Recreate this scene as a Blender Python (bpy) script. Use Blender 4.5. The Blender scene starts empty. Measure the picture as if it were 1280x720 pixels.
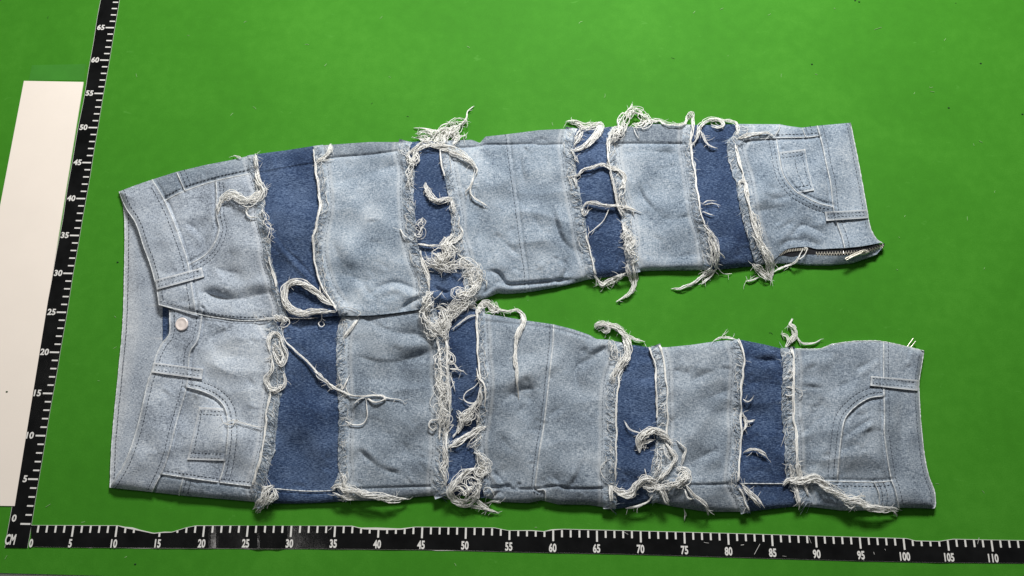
import bpy, math
import numpy as np
from mathutils import Euler

# ------------------------------------------------------------------ camera, world, lamps, exposure
C = bpy.context.scene.collection
SC = bpy.context.scene
CAM = np.array([0.552512, 0.022695, 0.95812])          # metres above the mat
ROT = (0.2714, 0.0, 0.0143)
FOC = 1000.0                                            # focal length in 1280-wide pixels
cd = bpy.data.cameras.new('camera'); cam = bpy.data.objects.new('camera', cd); C.objects.link(cam)
cam.location = CAM; cam.rotation_euler = ROT
cd.sensor_width = 36.0; cd.lens = FOC / 1280 * 36.0; cd.clip_start = 0.01; cd.clip_end = 50
SC.camera = cam
W = bpy.data.worlds.new('World'); SC.world = W; W.use_nodes = True
W.node_tree.nodes['Background'].inputs[0].default_value = (0.93, 0.97, 1.0, 1)
W.node_tree.nodes['Background'].inputs[1].default_value = 0.055


def lamp(name, loc, target, sx, sy, power, col):
    l = bpy.data.lights.new(name, 'AREA'); l.shape = 'RECTANGLE'; l.size = sx; l.size_y = sy
    l.energy = power; l.color = col
    o = bpy.data.objects.new(name, l); C.objects.link(o); o.location = loc
    from mathutils import Vector
    d = Vector(target) - Vector(loc)
    o.rotation_euler = d.to_track_quat('-Z', 'Y').to_euler()
    return o


lamp('ceiling_panel_lamp', (0.75, 1.46, 1.15), (0.62, 0.35, 0), 0.55, 0.28, 38, (1.0, 0.985, 0.95))
lamp('side_fill_light', (-0.36, 0.42, 1.3), (-0.1, 0.25, 0), 0.5, 0.4, 2.6, (1.0, 0.95, 0.88))  # unseen fill light, added to brighten the card and the left side
lamp('ruler_glare_light', (-0.20, -0.09, 1.7), (0.28, -0.01, 0), 0.08, 0.06, 0.24, (1.0, 0.96, 0.92))  # unseen light, added so that the lying ruler catches a glare
SC.view_settings.view_transform = 'Standard'; SC.view_settings.look = 'None'
SC.view_settings.exposure = 0.0; SC.view_settings.gamma = 1.0; SC.view_settings.use_curve_mapping = False
SC.cycles.use_denoising = True
SC.cycles.max_bounces = 6

# ------------------------------------------------------------------ helpers
R = np.array(Euler(ROT, 'XYZ').to_matrix())
rng = np.random.default_rng(7)
PX = 0.00097                                            # metres per photo pixel at the jeans


def at(p, zcm):
    """drafting coordinates (photo pixels) at a height in cm -> metres on / above the mat"""
    p = np.asarray(p, float).reshape(-1, 2)
    z = np.broadcast_to(np.asarray(zcm, float) * 0.01, (len(p),))
    d = np.stack([(p[:, 0] - 640) / FOC, (360 - p[:, 1]) / FOC, -np.ones(len(p))], 1) @ R.T
    t = (z - CAM[2]) / d[:, 2]
    return CAM + d * t[:, None]


def to_px(x, y, z=0.0):
    q = (np.stack([np.atleast_1d(x), np.atleast_1d(y), np.full(np.size(x), z)], 1) - CAM) @ R
    return np.stack([640 + FOC * q[:, 0] / -q[:, 2], 360 - FOC * q[:, 1] / -q[:, 2]], 1)


def link(name, me, mats=None, parent=None):
    o = bpy.data.objects.new(name, me); C.objects.link(o)
    if mats is not None:
        for m in (mats if isinstance(mats, (list, tuple)) else [mats]):
            me.materials.append(m)
    if parent is not None:
        o.parent = parent
    return o


def mesh_np(name, V, F, smooth=True, attr=None, midx=None):
    """F: list of (k,n) int arrays of faces with n corners"""
    me = bpy.data.meshes.new(name)
    V = np.asarray(V, np.float32)
    me.vertices.add(len(V)); me.vertices.foreach_set('co', V.ravel())
    loops = np.concatenate([f.ravel() for f in F]).astype(np.int32)
    tot = np.concatenate([np.full(len(f), f.shape[1]) for f in F]).astype(np.int32)
    st = np.concatenate([[0], np.cumsum(tot)[:-1]]).astype(np.int32)
    me.loops.add(len(loops)); me.loops.foreach_set('vertex_index', loops)
    me.polygons.add(len(tot)); me.polygons.foreach_set('loop_start', st)
    me.polygons.foreach_set('loop_total', tot)
    if midx is not None:
        me.polygons.foreach_set('material_index', np.asarray(midx, np.int32))
    me.polygons.foreach_set('use_smooth', np.full(len(tot), smooth))
    if attr:
        for k, a in attr.items():
            at_ = me.attributes.new(k, 'FLOAT', 'POINT'); at_.data.foreach_set('value', np.asarray(a, np.float32))
    me.update(calc_edges=True); me.validate()
    return me


def tag(o, label=None, cat=None, kind=None, group=None):
    if label: o['label'] = label
    if cat: o['category'] = cat
    if kind: o['kind'] = kind
    if group: o['group'] = group
    return o


def spline(pts, step=2.0, smooth=True):
    """Catmull-Rom through pts, resampled at ~step"""
    P = np.asarray(pts, float)
    if len(P) > 2 and smooth:
        E = np.vstack([2 * P[0] - P[1], P, 2 * P[-1] - P[-2]])
        out = []
        for i in range(len(P) - 1):
            a, b, c, d = E[i:i + 4]
            n = max(4, int(np.linalg.norm(c - b) / 1.0))
            t = np.linspace(0, 1, n, endpoint=False)[:, None]
            out.append(0.5 * (2 * b + (c - a) * t + (2 * a - 5 * b + 4 * c - d) * t ** 2 + (3 * b - a - 3 * c + d) * t ** 3))
        out.append(P[-1:]); P = np.vstack(out)
    return resample(P, step=step)


def resample(P, n=None, step=2.0):
    P = np.asarray(P, float)
    s = np.concatenate([[0], np.cumsum(np.linalg.norm(np.diff(P, axis=0), axis=1))])
    if n is None:
        n = max(2, int(round(s[-1] / step)) + 1)
    q = np.linspace(0, s[-1], n)
    return np.stack([np.interp(q, s, P[:, k]) for k in range(P.shape[1])], 1)


def offset(P, d):
    """shift a polyline sideways; +d is to its right when walking along it on the picture (x right, y down)"""
    P = np.asarray(P, float); T = np.gradient(P, axis=0)
    T /= np.linalg.norm(T, axis=1)[:, None] + 1e-9
    return P + np.stack([-T[:, 1], T[:, 0]], 1) * np.reshape(d, (-1, 1))


class Tubes:
    def __init__(s): s.V = []; s.F = []; s.M = []; s.n = 0

    def add(s, P, r, k=4, m=0, flat=1.0):
        P = np.asarray(P, float); n = len(P)
        r = np.broadcast_to(np.asarray(r, float), (n,))
        T = np.gradient(P, axis=0); T /= np.linalg.norm(T, axis=1)[:, None] + 1e-12
        S = np.cross(T, [0, 0, 1.0]); l = np.linalg.norm(S, axis=1)[:, None]
        S = np.where(l > 1e-4, S / (l + 1e-12), [1.0, 0, 0]); U = np.cross(S, T)
        a = np.arange(k) * 2 * math.pi / k + 0.4
        ring = S[:, None, :] * np.cos(a)[None, :, None] + U[:, None, :] * (np.sin(a) * flat)[None, :, None]
        s.V.append((P[:, None, :] + ring * r[:, None, None]).reshape(-1, 3))
        i = np.arange(n - 1)[:, None] * k + np.arange(k)[None]
        j = np.arange(n - 1)[:, None] * k + (np.arange(k)[None] + 1) % k
        s.F.append(np.stack([i, j, j + k, i + k], -1).reshape(-1, 4) + s.n)
        s.M.append(np.full((n - 1) * k, m)); s.n += n * k

    def mesh(s, name):
        return mesh_np(name, np.vstack(s.V) - ORG, [np.vstack(s.F)], True, None, np.concatenate(s.M))


ORG = np.array([0.0, 0.0, 0.0])


# ------------------------------------------------------------------ materials
def mat(name):
    m = bpy.data.materials.new(name); m.use_nodes = True
    nt = m.node_tree; b = nt.nodes['Principled BSDF']
    return m, nt, b


def N(nt, t, **kw):
    n = nt.nodes.new(t)
    for k, v in kw.items():
        if k.startswith('i_'):
            n.inputs[int(k[2:]) if k[2:].isdigit() else k[2:].replace('_', ' ')].default_value = v
        else:
            setattr(n, k, v)
    return n


def math_(nt, op, a, b=None, c=None):
    n = nt.nodes.new('ShaderNodeMath'); n.operation = op
    for i, v in enumerate((a, b, c)):
        if v is None: continue
        if isinstance(v, (int, float)): n.inputs[i].default_value = v
        else: nt.links.new(v, n.inputs[i])
    return n.outputs[0]


def noise(nt, co, scale, detail=2.0, rough=0.5, stretch=None, dist=0.0):
    if stretch:
        mp = N(nt, 'ShaderNodeMapping'); mp.inputs['Scale'].default_value = stretch
        nt.links.new(co, mp.inputs[0]); co = mp.outputs[0]
    n = N(nt, 'ShaderNodeTexNoise'); n.inputs['Scale'].default_value = scale
    n.inputs['Detail'].default_value = detail; n.inputs['Roughness'].default_value = rough
    n.inputs['Distortion'].default_value = dist
    nt.links.new(co, n.inputs['Vector'])
    return n.outputs['Fac']


def ramp(nt, fac, stops):
    r = N(nt, 'ShaderNodeValToRGB'); e = r.color_ramp.elements
    while len(e) < len(stops): e.new(0.5)
    for i, (p, c) in enumerate(stops):
        e[i].position = p; e[i].color = (*c, 1)
    nt.links.new(fac, r.inputs[0])
    return r.outputs[0]


def mixc(nt, fac, a, b, mode='MIX'):
    n = N(nt, 'ShaderNodeMix', data_type='RGBA', blend_type=mode)
    if isinstance(fac, (int, float)): n.inputs[0].default_value = fac
    else: nt.links.new(fac, n.inputs[0])
    for k, v in ((6, a), (7, b)):
        if isinstance(v, tuple): n.inputs[k].default_value = (*v, 1)
        else: nt.links.new(v, n.inputs[k])
    return n.outputs[2]


def denim(name, stops, pale, streak=0.35, grain=0.95, blotch=0.40, bump=0.35):
    m, nt, b = mat(name)
    tc = N(nt, 'ShaderNodeTexCoord'); co = tc.outputs['Object']
    h = noise(nt, co, 1.0, 1.2, 0.5, (300, 2300, 200))        # weft threads along the leg
    v = noise(nt, co, 1.0, 1.2, 0.5, (2300, 340, 200))        # warp threads across it
    fine = noise(nt, co, 1900, 1, 0.5)
    bl = noise(nt, co, 38, 1, 0.5)
    lg = noise(nt, co, 14, 1, 0.5, None, 0.6)
    g = math_(nt, 'ADD', math_(nt, 'MULTIPLY', math_(nt, 'SUBTRACT', h, 0.5), 1.3 * grain + streak),
              math_(nt, 'MULTIPLY', math_(nt, 'SUBTRACT', v, 0.5), 1.3 * grain))
    g = math_(nt, 'ADD', g, math_(nt, 'MULTIPLY', math_(nt, 'SUBTRACT', fine, 0.5), 0.55 * grain))
    f = math_(nt, 'ADD', g, math_(nt, 'MULTIPLY', math_(nt, 'SUBTRACT', bl, 0.5), blotch))
    f = math_(nt, 'ADD', f, math_(nt, 'MULTIPLY', math_(nt, 'SUBTRACT', lg, 0.5), blotch * 2.0))
    f = math_(nt, 'ADD', f, 0.5)
    col = ramp(nt, f, stops)
    wa = N(nt, 'ShaderNodeAttribute', attribute_name='wear')
    wn = math_(nt, 'MULTIPLY', wa.outputs['Fac'], math_(nt, 'ADD', 0.55, math_(nt, 'MULTIPLY', bl, 0.8)))
    wn = N(nt, 'ShaderNodeClamp').inputs[0].node if False else wn
    cl = N(nt, 'ShaderNodeClamp'); nt.links.new(wn, cl.inputs[0])
    col = mixc(nt, cl.outputs[0], col, pale)
    nt.links.new(col, b.inputs['Base Color'])
    b.inputs['Roughness'].default_value = 0.92
    b.inputs['Specular IOR Level'].default_value = 0.15
    b.inputs['Sheen Weight'].default_value = 0.12
    b.inputs['Sheen Roughness'].default_value = 0.6
    bp = N(nt, 'ShaderNodeBump'); bp.inputs['Strength'].default_value = bump; bp.inputs['Distance'].default_value = 0.0006
    nt.links.new(g, bp.inputs['Height']); nt.links.new(bp.outputs[0], b.inputs['Normal'])
    return m


def plain(name, col, rough=0.6, metal=0.0, spec=0.5, var=0.0, scale=60.0, bump=0.0, coat=0.0):
    m, nt, b = mat(name)
    b.inputs['Roughness'].default_value = rough; b.inputs['Metallic'].default_value = metal
    b.inputs['Specular IOR Level'].default_value = spec; b.inputs['Coat Weight'].default_value = coat
    tc = N(nt, 'ShaderNodeTexCoord')
    n = noise(nt, tc.outputs['Object'], scale, 4, 0.6)
    c0 = tuple(max(0, c * (1 - var)) for c in col); c1 = tuple(min(1, c * (1 + var)) for c in col)
    nt.links.new(ramp(nt, n, [(0.3, c0), (0.7, c1)]), b.inputs['Base Color'])
    if bump:
        bp = N(nt, 'ShaderNodeBump'); bp.inputs['Strength'].default_value = bump; bp.inputs['Distance'].default_value = 0.002
        nt.links.new(n, bp.inputs['Height']); nt.links.new(bp.outputs[0], b.inputs['Normal'])
    return m


M_LIGHT = denim('faded_blue_denim', [(0.0, (0.060, 0.088, 0.130)), (0.5, (0.285, 0.355, 0.440)), (1.0, (0.60, 0.65, 0.70))], (0.74, 0.76, 0.77))
M_LIGHT2 = denim('faded_denim_dimmed', [(0.0, (0.060, 0.080, 0.112)), (0.5, (0.228, 0.280, 0.345)), (1.0, (0.53, 0.585, 0.645))], (0.74, 0.76, 0.77))  # weaker light on the lower leg is put into this greyer colour
M_STRIP = denim('darker_strip_denim', [(0.0, (0.050, 0.070, 0.105)), (0.5, (0.185, 0.225, 0.275)), (1.0, (0.44, 0.49, 0.54))], (0.72, 0.74, 0.76))  # darker denim tone for the side strips
M_GREY = denim('faded_grey_denim', [(0.0, (0.085, 0.098, 0.128)), (0.5, (0.375, 0.435, 0.520)), (1.0, (0.70, 0.745, 0.79))], (0.76, 0.77, 0.78))
M_DARK = denim('dark_indigo_denim', [(0.0, (0.008, 0.020, 0.060)), (0.5, (0.027, 0.057, 0.133)), (1.0, (0.14, 0.205, 0.34))], (0.26, 0.33, 0.43), streak=1.5, grain=0.72, blotch=0.42)
M_THREAD = plain('cotton_thread', (0.95, 0.93, 0.875), 0.9, 0, 0.2, 0.12, 300)
M_THREAD.node_tree.nodes['Principled BSDF'].inputs['Subsurface Weight'].default_value = 0.3
M_THREAD.node_tree.nodes['Principled BSDF'].inputs['Subsurface Radius'].default_value = (1, 0.95, 0.85)
M_THREAD.node_tree.nodes['Principled BSDF'].inputs['Subsurface Scale'].default_value = 0.0015
M_FIBRE = plain('pale_denim_fibre', (0.42, 0.48, 0.55), 0.9, 0, 0.2, 0.25, 400)
M_FIBREB = plain('blue_denim_fibre', (0.13, 0.19, 0.28), 0.9, 0, 0.2, 0.3, 400)
M_FOLD = plain('rubbed_seam_edge', (0.72, 0.75, 0.77), 0.9, 0, 0.2, 0.25, 130)
M_STITCH = plain('grey_stitch_thread', (0.050, 0.064, 0.092), 0.85, 0, 0.2, 0.3, 200)
M_STITCHP = plain('pale_stitch_thread', (0.60, 0.65, 0.70), 0.85, 0, 0.2, 0.15, 200)
M_TAPE = plain('black_zip_tape', (0.012, 0.013, 0.017), 0.85, 0, 0.3, 0.3, 300)
M_BRASS = plain('pale_brass', (0.82, 0.79, 0.70), 0.38, 0.75, 0.5, 0.1, 200)
M_BUTTON = plain('pale_copper_button', (0.95, 0.85, 0.81), 0.45, 0.2, 0.5, 0.05, 200)
M_BLACK = plain('black_laminate', (0.007, 0.0072, 0.0075), 0.11, 0, 0.40, 0.4, 40, 0.06)
M_PAPER = plain('white_paper', (0.74, 0.73, 0.70), 0.8, 0, 0.3, 0.04, 80)
M_PRINT = plain('white_print', (0.80, 0.79, 0.76), 0.6, 0, 0.3, 0.05, 150)
M_CARD = plain('cream_card', (0.95, 0.86, 0.775), 0.55, 0, 0.4, 0.02, 12)
M_LINT = plain('pale_lint', (0.30, 0.52, 0.22), 0.9, 0, 0.2, 0.2, 100)
M_SPECK = plain('dark_speck', (0.02, 0.06, 0.02), 0.9, 0, 0.2, 0.2, 100)
M_TABLE = plain('white_table', (0.72, 0.72, 0.70), 0.5, 0, 0.4, 0.03, 20)


def mat_green():
    m, nt, b = mat('green_vinyl_felt')
    tc = N(nt, 'ShaderNodeTexCoord'); co = tc.outputs['Object']
    fine = noise(nt, co, 700, 3, 0.65)
    mid = noise(nt, co, 60, 5, 0.6)
    big = noise(nt, co, 5, 3, 0.5, None, 0.5)
    f = math_(nt, 'ADD', math_(nt, 'MULTIPLY', math_(nt, 'SUBTRACT', fine, 0.5), 0.55),
              math_(nt, 'MULTIPLY', math_(nt, 'SUBTRACT', mid, 0.5), 0.45))
    f = math_(nt, 'ADD', f, math_(nt, 'MULTIPLY', math_(nt, 'SUBTRACT', big, 0.5), 0.55))
    f = math_(nt, 'ADD', f, 0.5)
    col = ramp(nt, f, [(0.0, (0.033, 0.172, 0.010)), (0.5, (0.049, 0.238, 0.016)), (1.0, (0.084, 0.325, 0.031))])
    # a few pale rubbed scuffs
    sc = noise(nt, co, 1.0, 3, 0.6, (55, 150, 50), 1.0)
    sm = N(nt, 'ShaderNodeMapRange'); sm.inputs[1].default_value = 0.68; sm.inputs[2].default_value = 0.80
    nt.links.new(sc, sm.inputs[0])
    col = mixc(nt, math_(nt, 'MULTIPLY', sm.outputs[0], 0.35), col, (0.13, 0.40, 0.07))
    nt.links.new(col, b.inputs['Base Color'])
    b.inputs['Roughness'].default_value = 0.7
    b.inputs['Specular IOR Level'].default_value = 0.10
    bp = N(nt, 'ShaderNodeBump'); bp.inputs['Strength'].default_value = 0.3; bp.inputs['Distance'].default_value = 0.0008
    nt.links.new(f, bp.inputs['Height']); nt.links.new(bp.outputs[0], b.inputs['Normal'])
    return m


M_GREEN = mat_green()
M_PATCH = plain('green_tape_film', (0.050, 0.243, 0.025), 0.5, 0, 0.3, 0.1, 30)


def slab(name, quad_xy, z0, z1, m, parent=None, n=1, wav=0.0):
    """a thin plate with the given corner points (metres), from z0 to z1"""
    q = np.asarray(quad_xy, float); k = len(q)
    V = np.vstack([np.c_[q, np.full(k, z1)], np.c_[q, np.full(k, z0)]])
    F = [np.arange(k)[None]]
    i = np.arange(k); j = (i + 1) % k
    return link(name, mesh_np(name, V, [F[0], F[0][:, ::-1] + k, np.stack([i, i + k, j + k, j], 1)], False), m, parent)


# ------------------------------------------------------------------ setting: table and mat
slab('table_top', [(-1.2, -0.9), (2.4, -0.9), (2.4, 1.8), (-1.2, 1.8)], -0.05, -0.0045, M_TABLE)['kind'] = 'structure'
e0, e1 = at([(0, 716.3), (120, 719.6)], 0)
sl = (e1[1] - e0[1]) / (e1[0] - e0[0])
yb = lambda x: e0[1] + sl * (x - e0[0])
g = slab('green_mat', [(-0.55, yb(-0.55)), (1.6, yb(1.6)), (1.6, 1.15), (-0.55, 1.15)], -0.004, 0.0, M_GREEN)
tag(g, 'large plain green mat under the jeans and both rulers', 'mat')

# card, tape film
c_ = at([(30, 101), (104.3, 102.5), (18.5, 632.5)], 0.1)
dx, dy = c_[0][:2] - c_[1][:2]
wv = c_[0][:2] - c_[1][:2]
wv = np.array([-abs(np.linalg.norm(wv)) - 0.012, 0.0])
L2 = at([(0, 258)], 0.1)[0]
lef = lambda y: c_[0][0] + (L2[0] - c_[0][0]) * (y - c_[0][1]) / (L2[1] - c_[0][1])
rig = lambda y: c_[1][0] + (c_[2][0] - c_[1][0]) * (y - c_[1][1]) / (c_[2][1] - c_[1][1])
yt, ybt = c_[1][1], c_[2][1]
cd_ = slab('white_card', [(lef(ybt), ybt), (rig(ybt), ybt), (rig(yt), yt), (lef(yt), yt + 0.0005)], 0.0, 0.0012, M_CARD)
tag(cd_, 'long cream white card lying left of the upright ruler', 'card')
p_ = at([(40, 81.5), (107.5, 80), (104.4, 100.6), (36, 100)], 0.02)
tag(slab('tape_patch', p_[[3, 2, 1, 0], :2], 0.0, 0.0003, M_PATCH), 'faint flat green tape patch just above the white card', 'tape')

# ------------------------------------------------------------------ rulers
BLACKTOP = 0.0011


def text_mesh(s, size, sx=1.0, bold=0.02, shear=0.0):
    cu = bpy.data.curves.new('numeral', 'FONT'); cu.body = s; cu.size = size
    cu.align_x = 'CENTER'; cu.align_y = 'CENTER'; cu.offset = bold * size; cu.resolution_u = 3
    cu.shear = shear; cu.extrude = 0.00006; cu.space_character = 1.02
    o = bpy.data.objects.new('numeral', cu)
    me = bpy.data.meshes.new_from_object(o)
    bpy.data.objects.remove(o)
    n = len(me.vertices); v = np.empty(n * 3, np.float32); me.vertices.foreach_get('co', v)
    v = v.reshape(-1, 3); v[:, 0] = (v[:, 0] - (v[:, 0].max() + v[:, 0].min()) / 2) * sx
    v[:, 1] -= (v[:, 1].max() + v[:, 1].min()) / 2
    me.vertices.foreach_set('co', v.ravel()); me.update()
    return me


def strip(name, top, bot, z0, z1, m, parent, crown=None, tilt=None):
    """ribbon between two edge curves (n,2) metres"""
    n = len(top); zt = np.full(n, z1) + (0 if crown is None else crown)
    k = 5
    tl_ = np.zeros(n) if tilt is None else tilt
    rows = [np.c_[top + (bot - top) * (i / (k - 1)), zt + tl_ * (i / (k - 1)) ** 1.5] for i in range(k)]
    V = np.vstack(rows + [np.c_[top, np.full(n, z0)], np.c_[bot, np.full(n, z0)]])
    F = []
    i = np.arange(n - 1)
    for r in range(k - 1):
        a = r * n + i; b = a + n
        F.append(np.stack([a, b, b + 1, a + 1], 1))
    a = i; b = k * n + i; F.append(np.stack([b, a, a + 1, b + 1], 1))
    a = (k - 1) * n + i; b = (k + 1) * n + i; F.append(np.stack([a, b, b + 1, a + 1], 1))
    f4 = np.vstack(F)
    ends = np.array([[0, n, 2 * n, 3 * n, 4 * n, (k + 1) * n, k * n], [n - 1, k * n + n - 1, (k + 1) * n + n - 1, 5 * n - 1, 4 * n - 1, 3 * n - 1, 2 * n - 1]])
    ends[1] = [k * n + n - 1, (k + 1) * n + n - 1, 4 * n + n - 1, 3 * n + n - 1, 2 * n + n - 1, n + n - 1, n - 1]
    me = mesh_np(name, V, [f4, ends], False)
    return link(name, me, m, parent)


def box_mesh(name, x, y, z):
    V = np.array([(a * x / 2, b * y / 2, c) for c in (0, z) for a, b in ((-1, -1), (1, -1), (1, 1), (-1, 1))])
    F = np.array([[3, 2, 1, 0], [4, 5, 6, 7], [0, 1, 5, 4], [1, 2, 6, 5], [2, 3, 7, 6], [3, 0, 4, 7]])
    me = mesh_np(name, V, [F], False); return me


# -- upright ruler (x = 0 edge)
vr = bpy.data.objects.new('upright_ruler', None); C.objects.link(vr)
tag(vr, 'black upright ruler with white numbers up to 65 at the left', 'ruler', group='black centimetre rulers')
ys = np.linspace(-0.0262, 0.78, 60)
wig = lambda y, s: 0.0004 * np.sin(y * 31 + s) + 0.0003 * np.sin(y * 73 + 2 * s)
Rr = np.stack([0.0008 + wig(ys, 1) * 0.5, ys], 1); Lr = np.stack([-0.0243 + wig(ys, 3), ys], 1)
strip('backing_paper', Lr - [0.0007, 0], Rr + [0.0001, 0], 0.0, 0.0006, M_PAPER, vr)
strip('black_face', Lr, Rr, 0.0006, BLACKTOP, M_BLACK, vr)
tl = box_mesh('tick_long', 0.0115, 0.0019, 0.00006); tsn = box_mesh('tick_short', 0.0074, 0.0017, 0.00006)
for m_ in (tl, tsn): m_.materials.append(M_PRINT)
for k in range(0, 75):
    o = link('tick_mark', tl if k % 5 == 0 else tsn, None, vr)
    o.location = (0.0002 - (0.0115 if k % 5 == 0 else 0.0074) / 2 + rng.normal(0, 0.0001), k * 0.01, BLACKTOP + 0.00008)
for k in range(0, 75, 5):
    o = link('numeral', text_mesh(str(k), 0.0105, 0.98, 0.030, 0.05), M_PRINT, vr)
    w = 0.0062 if k < 10 else 0.012
    o.location = (-0.0118 - w / 2, k * 0.01 + 0.0003, BLACKTOP + 0.00015)
    if k == 0: o.location = (-0.0195, 0.0062, BLACKTOP + 0.00015)
o = link('numeral', text_mesh('CM', 0.0155, 0.52, 0.03, 0.12), M_PRINT, vr); o.name = 'unit_lettering'
o.location = (-0.0195, -0.0172, BLACKTOP + 0.00015)

# -- lying ruler
hr = bpy.data.objects.new('lying_ruler', None); C.objects.link(hr)
tag(hr, 'black ruler lying along the front with torn crumpled edge, numbered to 110', 'ruler', group='black centimetre rulers')
top_s = [(38.9, 656.7), (147, 657.2), (311, 657), (420, 657.3), (528, 658.8), (582, 659.5), (691, 662.4), (800, 664), (909, 666.8), (1019, 670.2), (1130, 673.2), (1240, 675.3), (1330, 676.5)]
top_c = [(38.9, 656.7), (110, 657.2), (147, 657.2), (152, 659), (160, 660.8), (175, 663.6), (192, 667.2), (200, 666.2), (215, 665.6), (232, 660), (245, 657.4), (311, 657), (380, 657.2), (440, 658), (455, 661.6), (480, 662.6), (502, 662), (519, 659), (582, 659.3), (618, 660), (635, 663.4), (664, 663.6), (680, 664.6), (690, 663), (705, 661.7), (800, 664), (909, 666.8), (1019, 670.2), (1134, 673.4), (1144, 676.5), (1174, 677), (1192, 674.2), (1240, 675.2), (1330, 676.6)]
top_w = [(38.9, 656.4), (147, 656.7), (156, 658.5), (165, 659.2), (175, 662.3), (192, 666.2), (205, 664.6), (215, 664.8), (232, 659.4), (245, 656.8), (440, 657.2), (450, 659.6), (470, 659.4), (500, 660.6), (519, 658.4), (618, 659.4), (635, 662.9), (664, 662.7), (680, 664.0), (690, 661.6), (705, 661.1), (800, 663.5), (909, 666.3), (1019, 669.7), (1134, 672.8), (1144, 675.7), (1174, 676.4), (1192, 673.6), (1240, 674.7), (1330, 676.1)]
bot_c = [(38.9, 683.3), (110, 684.2), (300, 685.2), (400, 685.6), (560, 687.3), (640, 689.6), (780, 692.3), (960, 697.6), (1073, 700.8), (1168, 702.8), (1280, 703.6), (1330, 704)]
bot_w = [(38.9, 683.7), (108, 684.6), (112, 685.2), (118, 684.6), (180, 685.6), (230, 685.8), (300, 685.9), (315, 686.6), (380, 686.2), (540, 687.8), (545, 688.5), (570, 688.4), (640, 690.2), (780, 692.9), (960, 698.3), (1073, 701.4), (1168, 703.4), (1280, 704.2), (1330, 704.6)]


def edge_w(pts, n=420):
    P = np.asarray(pts, float); xs = np.linspace(P[0, 0], P[-1, 0], n)
    return at(np.stack([xs, np.interp(xs, P[:, 0], P[:, 1])], 1), 0.1)[:, :2]


te, be = edge_w(top_c), edge_w(bot_c)
be[:, 0] = np.maximum(be[:, 0], 0.0012); te[:, 0] = np.maximum(te[:, 0], 0.0012)
crown = np.zeros(len(te))
for u0, a, s in ((0.262, 0.0016, 0.007), (0.285, 0.0011, 0.005), (0.155, 0.0012, 0.012), (0.41, 0.0010, 0.02), (0.205, 0.0009, 0.006), (0.10, 0.0006, 0.006), (0.60, 0.0006, 0.01), (0.95, 0.0005, 0.01), (1.04, 0.0009, 0.012)):
    crown += a * (1.0 if 0.25 < u0 < 0.3 else 0.45) * np.exp(-((te[:, 0] - u0) / s) ** 2)
tw_, bw_ = edge_w(top_w), edge_w(bot_w)
bw_[:, 0] = np.maximum(bw_[:, 0], 0.0012); tw_[:, 0] = np.maximum(tw_[:, 0], 0.0012)
strip('backing_paper', bw_, tw_, 0.0, 0.0006, M_PAPER, hr)
tilt = 0.0010 * np.exp(-((te[:, 0] - 0.276) / 0.011) ** 2) + 0.0006 * np.exp(-((te[:, 0] - 0.185) / 0.014) ** 2) + 0.0004 * np.exp(-((te[:, 0] - 0.35) / 0.02) ** 2)
strip('black_face', te, be, 0.0006, BLACKTOP, M_BLACK, hr, crown, tilt)
tlt = lambda u, f: float(np.interp(u, te[:, 0], tilt)) * f ** 1.5
sm_top = edge_w(top_s)
vtop = lambda u: np.interp(u, sm_top[:, 0], sm_top[:, 1])
vtc = lambda u: np.interp(u, te[:, 0], te[:, 1])
zc = lambda u: np.interp(u, te[:, 0], crown)
for k in range(1, 118):
    u = k * 0.01; ln = 0.0122 if k % 5 == 0 else 0.0078
    y1 = min(vtop(u), vtc(u)) - 0.0001; y0 = vtop(u) - ln
    if y1 - y0 < 0.0015: continue
    me = box_mesh('tick_mark', 0.0021, y1 - y0, 0.00006); me.materials.append(M_PRINT)
    o = link('tick_mark', me, None, hr)
    o.location = (u, (y0 + y1) / 2, BLACKTOP + 0.00014 + zc(u) + tlt(u, (vtc(u) - (y0 + y1) / 2) / 0.026))
    sl_ = (zc(u + 0.001) - zc(u - 0.001)) / 0.002; o.rotation_euler = (0, -math.atan(sl_), 0)
for k in range(0, 120, 5):
    u = k * 0.01
    o = link('numeral', text_mesh(str(k), 0.0122, 0.70, 0.034), M_PRINT, hr)
    o.location = (u - 0.0006 if k else 0.0048, vtop(u) - 0.0194, BLACKTOP + 0.0003 + zc(u) + tlt(u, 0.8))
    sl_ = (zc(u + 0.002) - zc(u - 0.002)) / 0.004; o.rotation_euler = (0, -math.atan(sl_), 0)
# scratches that bare the white core
tb = Tubes()
for p in ([(926, 681.5), (930, 681)], [(1092, 690), (1093, 693)], [(1106, 686), (1107, 688)], [(978, 695), (983, 695.5)], [(1078, 697), (1080, 701)],
          [(412, 662), (415, 659)], [(410, 663), (414, 661)], [(326, 683), (331, 681)], [(943, 693), (950, 680)], [(1222, 680), (1224, 672)], [(780, 665), (785, 668)], [(1011, 672), (1014, 679)], [(880, 678), (886, 679)]):
    P = at(resample(p, 4), 0.13); tb.add(P, 0.00012 + 0.00022 * rng.random(), 4, 0, 0.3)
link('scratch', tb.mesh('scratch'), M_PRINT, hr)['kind'] = 'stuff'

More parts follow.
